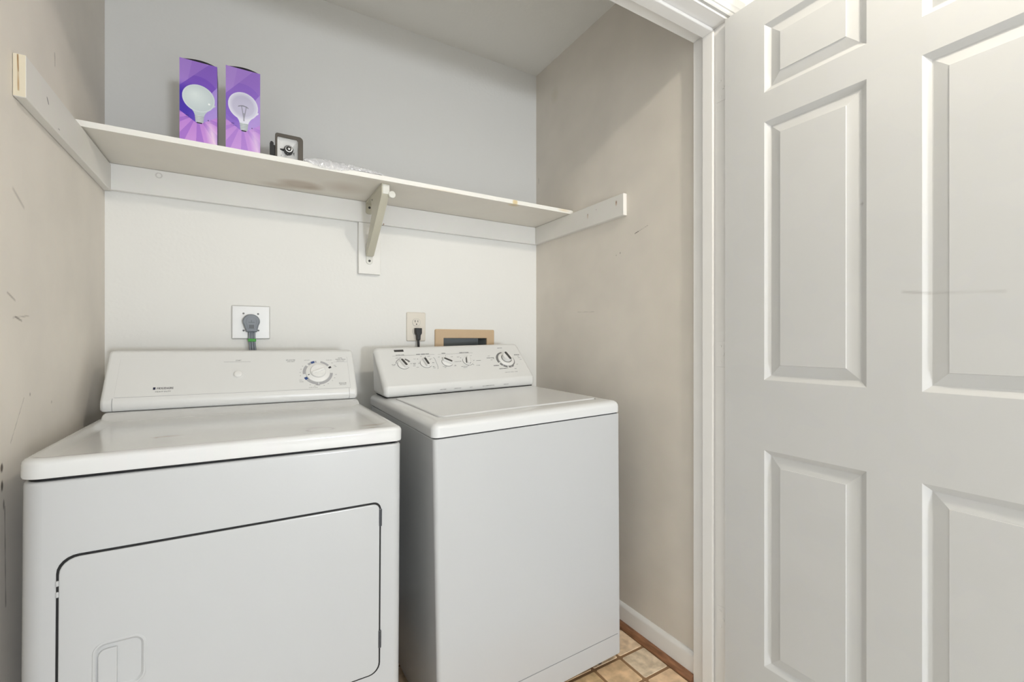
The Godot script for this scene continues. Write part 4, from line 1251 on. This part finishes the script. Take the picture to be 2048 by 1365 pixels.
# ------------------------------------------------------------------ outlets and plugs on the back wall
func build_wall_fittings() -> void:
	var b := B()
	# square range-type outlet
	var t := thing("dryer_outlet", "square brushed metal outlet plate on the back wall above the dryer", "outlet", Transform3D(Basis(), Vector3(0.0094, 1.168, 0.0)))
	var o := -t.position
	b.prism(Builder.rrect(-0.0512, 1.1075, 0.0702, 1.2285, 0.003, 2), 0.0004, 0.007, 0, 0.003, 2)
	put("plate", b.mesh(), M.steel, t, o)
	for q in [Vector2(-0.0143, 1.1995), Vector2(0.0315, 1.1990), Vector2(-0.0143, 1.1380), Vector2(0.0325, 1.1385)]:
		b = B()
		b.lathe([[0.0034, 0.0], [0.0034, 0.0010], [0.0024, 0.0018], [0.0, 0.0020]], 12, Transform3D(Basis(), Vector3(q.x, q.y, 0.0068)))
		put("screw", b.mesh(), M.midgrey, t, o)
	b = B()
	b.lathe([[0.0225, 0.0], [0.0225, 0.002], [0.0, 0.002]], 28, Transform3D(Basis(), Vector3(0.0098, 1.169, 0.0065)))
	put("receptacle", b.mesh(), M.black, t, o)
	# its grey angle plug with three-strand cord
	t = thing("dryer_plug", "grey round angled plug with flat grey cord and green tag above the dryer", "plug", Transform3D(Basis(), Vector3(0.0098, 1.168, 0.01)))
	o = -t.position
	var sil := PackedVector2Array()
	for i in 21:
		var a := deg_to_rad(lerpf(-32, 212, i / 20.0))
		sil.append(Vector2(0.0098 + cos(a) * 0.0272, 1.1705 + sin(a) * 0.0262))
	sil.append(Vector2(-0.0060, 1.1325)); sil.append(Vector2(0.0280, 1.1325))
	b = B()
	b.prism(sil, 0.0087, 0.034, 0, 0.006, 3)
	put("body", b.mesh(), M.plug, t, o)
	b = B()
	var sil2 := PackedVector2Array()
	for q in sil: sil2.append(Vector2(0.0098 + (q.x - 0.0098) * 0.62, 1.164 + (q.y - 1.164) * 0.68))
	b.prism(sil2, 0.033, 0.0365, 0, 0.0012, 2)
	put("raised_face", b.mesh(), M.plug, t, o)
	b = B()
	b.box(Vector3(0.0010, 1.1660, 0.036), Vector3(0.0200, 1.1680, 0.0372)); b.box(Vector3(0.0095, 1.1680, 0.036), Vector3(0.0112, 1.1750, 0.0372))
	b.box(Vector3(0.0025, 1.1450, 0.036), Vector3(0.0185, 1.1580, 0.0368), 0.0003, 1)
	put("relief", b.mesh(), M.plugdark, t, o)
	for k in 3:
		b = B()
		var dx := (k - 1) * 0.0074
		b.tube([Vector3(0.0112 + dx, 1.137, 0.022), Vector3(0.0115 + dx, 1.115, 0.022), Vector3(0.0120 + dx, 1.100, 0.0215), Vector3(0.0150 + dx, 1.065, 0.021), Vector3(0.0165 + dx, 1.02, 0.021), Vector3(0.0165 + dx, 0.80, 0.022)], 0.0039, 10)
		put("cord", b.mesh(60), M.plug, t, o)
	b = B()
	b.box(Vector3(-0.0008, 1.0975, 0.0165), Vector3(0.0250, 1.1085, 0.0275), 0.002, 2)
	put("cord_tag", b.mesh(), M.green, t, o).set_meta("label", "green tag")
	# duplex outlet
	t = thing("wall_outlet", "almond duplex wall outlet on the back wall above the washing machine", "outlet", Transform3D(Basis(), Vector3(0.630, 1.162, 0.0)))
	o = -t.position
	b = B()
	b.prism(Builder.rrect(0.5868, 1.0990, 0.6722, 1.2245, 0.006, 4), 0.0004, 0.006, 0, 0.004, 3)
	put("plate", b.mesh(), M.almond, t, o)
	for y in [1.1805, 1.1420]:
		var rc := PackedVector2Array()
		for i in 32:
			var a := TAU * i / 32.0
			rc.append(Vector2(0.6300 + cos(a) * 0.0172, clampf(y + sin(a) * 0.0172, y - 0.0142, y + 0.0142)))
		b = B()
		b.prism(Builder.inset(Builder.ccw(rc), -0.0008), 0.0058, 0.0062)
		put("receptacle_gap", b.mesh(), M.boxdark, t, o)
		b = B()
		b.prism(rc, 0.0055, 0.0075, 0, 0.0006, 1)
		var r := put("receptacle", b.mesh(), M.almond, t, o)
		b = B()
		b.box(Vector3(0.6238 - 0.0014, y + 0.0005, 0.0073), Vector3(0.6238 + 0.0014, y + 0.0100, 0.0077)); b.box(Vector3(0.6362 - 0.0012, y + 0.0012, 0.0073), Vector3(0.6362 + 0.0012, y + 0.0092, 0.0077))
		b.prism(Builder.disc(Vector2(0.6300, y - 0.0075), 0.0026, 12), 0.0073, 0.0077)
		put("slots", b.mesh(), M.black, r)
	b = B()
	b.lathe([[0.0026, 0.0], [0.0026, 0.0008], [0.0, 0.0012]], 10, Transform3D(Basis(), Vector3(0.6300, 1.1612, 0.0058)))
	put("screw", b.mesh(), M.almond, t, o)
	# black plug of the washer
	t = thing("washer_plug", "black plug with a black cord in the lower socket of the almond outlet", "plug", Transform3D(Basis(), Vector3(0.633, 1.135, 0.02)))
	o = -t.position
	b = B()
	var zx := Transform3D(Basis(), Vector3.ZERO)
	b.prism(PackedVector2Array([Vector2(0.6195, 1.1530), Vector2(0.6205, 1.1555), Vector2(0.6470, 1.1555), Vector2(0.6480, 1.1530), Vector2(0.6478, 1.1330), Vector2(0.6425, 1.1240), Vector2(0.6410, 1.1040), Vector2(0.6275, 1.1040), Vector2(0.6260, 1.1240), Vector2(0.6205, 1.1330)]), 0.0079, 0.030, 0.001, 0.003, 3, zx)
	put("body", b.mesh(), M.black, t, o)
	b = B()
	b.tube([Vector3(0.6340, 1.106, 0.020), Vector3(0.6345, 1.09, 0.020), Vector3(0.6350, 1.06, 0.021), Vector3(0.636, 1.0, 0.024), Vector3(0.636, 0.7, 0.03)], 0.0052, 12)
	put("cord", b.mesh(60), M.black, t, o)
	# recessed washer outlet box
	t = thing("washer_box", "beige framed recessed washer valve box behind the washing machine", "valve box", Transform3D(Basis(), Vector3(0.8635, 0.93, 0.0)))
	o = -t.position
	b = B()
	var fo := Builder.ccw(Builder.rrect(0.7150, 0.9150, 1.0121, 1.1528, 0.006, 3)); var fi := Builder.ccw(Builder.rrect(0.7555, 0.9605, 0.9718, 1.1130, 0.002, 3))
	b.loft([Builder.lift(fo, 0.0004), Builder.lift(fo, 0.006), Builder.lift(Builder.inset(fo, 0.004), 0.009), Builder.lift(Builder.inset(fi, -0.002), 0.009), Builder.lift(fi, 0.007), Builder.lift(fi, 0.0004)])
	put("frame", b.mesh(), M.beige, t, o)
	b = B()
	var X0 := 0.7556; var X1 := 0.9717; var Y0 := 0.9606; var Y1 := 1.1129; var Z := -0.085
	b.quad(Vector3(X0, Y0, Z), Vector3(X1, Y0, Z), Vector3(X1, Y1, Z), Vector3(X0, Y1, Z))
	b.quad(Vector3(X0, Y0, 0), Vector3(X0, Y0, Z), Vector3(X0, Y1, Z), Vector3(X0, Y1, 0))
	b.quad(Vector3(X1, Y0, Z), Vector3(X1, Y0, 0), Vector3(X1, Y1, 0), Vector3(X1, Y1, Z))
	b.quad(Vector3(X0, Y1, Z), Vector3(X1, Y1, Z), Vector3(X1, Y1, 0), Vector3(X0, Y1, 0))
	b.quad(Vector3(X0, Y0, 0), Vector3(X1, Y0, 0), Vector3(X1, Y0, Z), Vector3(X0, Y0, Z))
	put("liner", b.mesh(), M.boxdark, t, o)
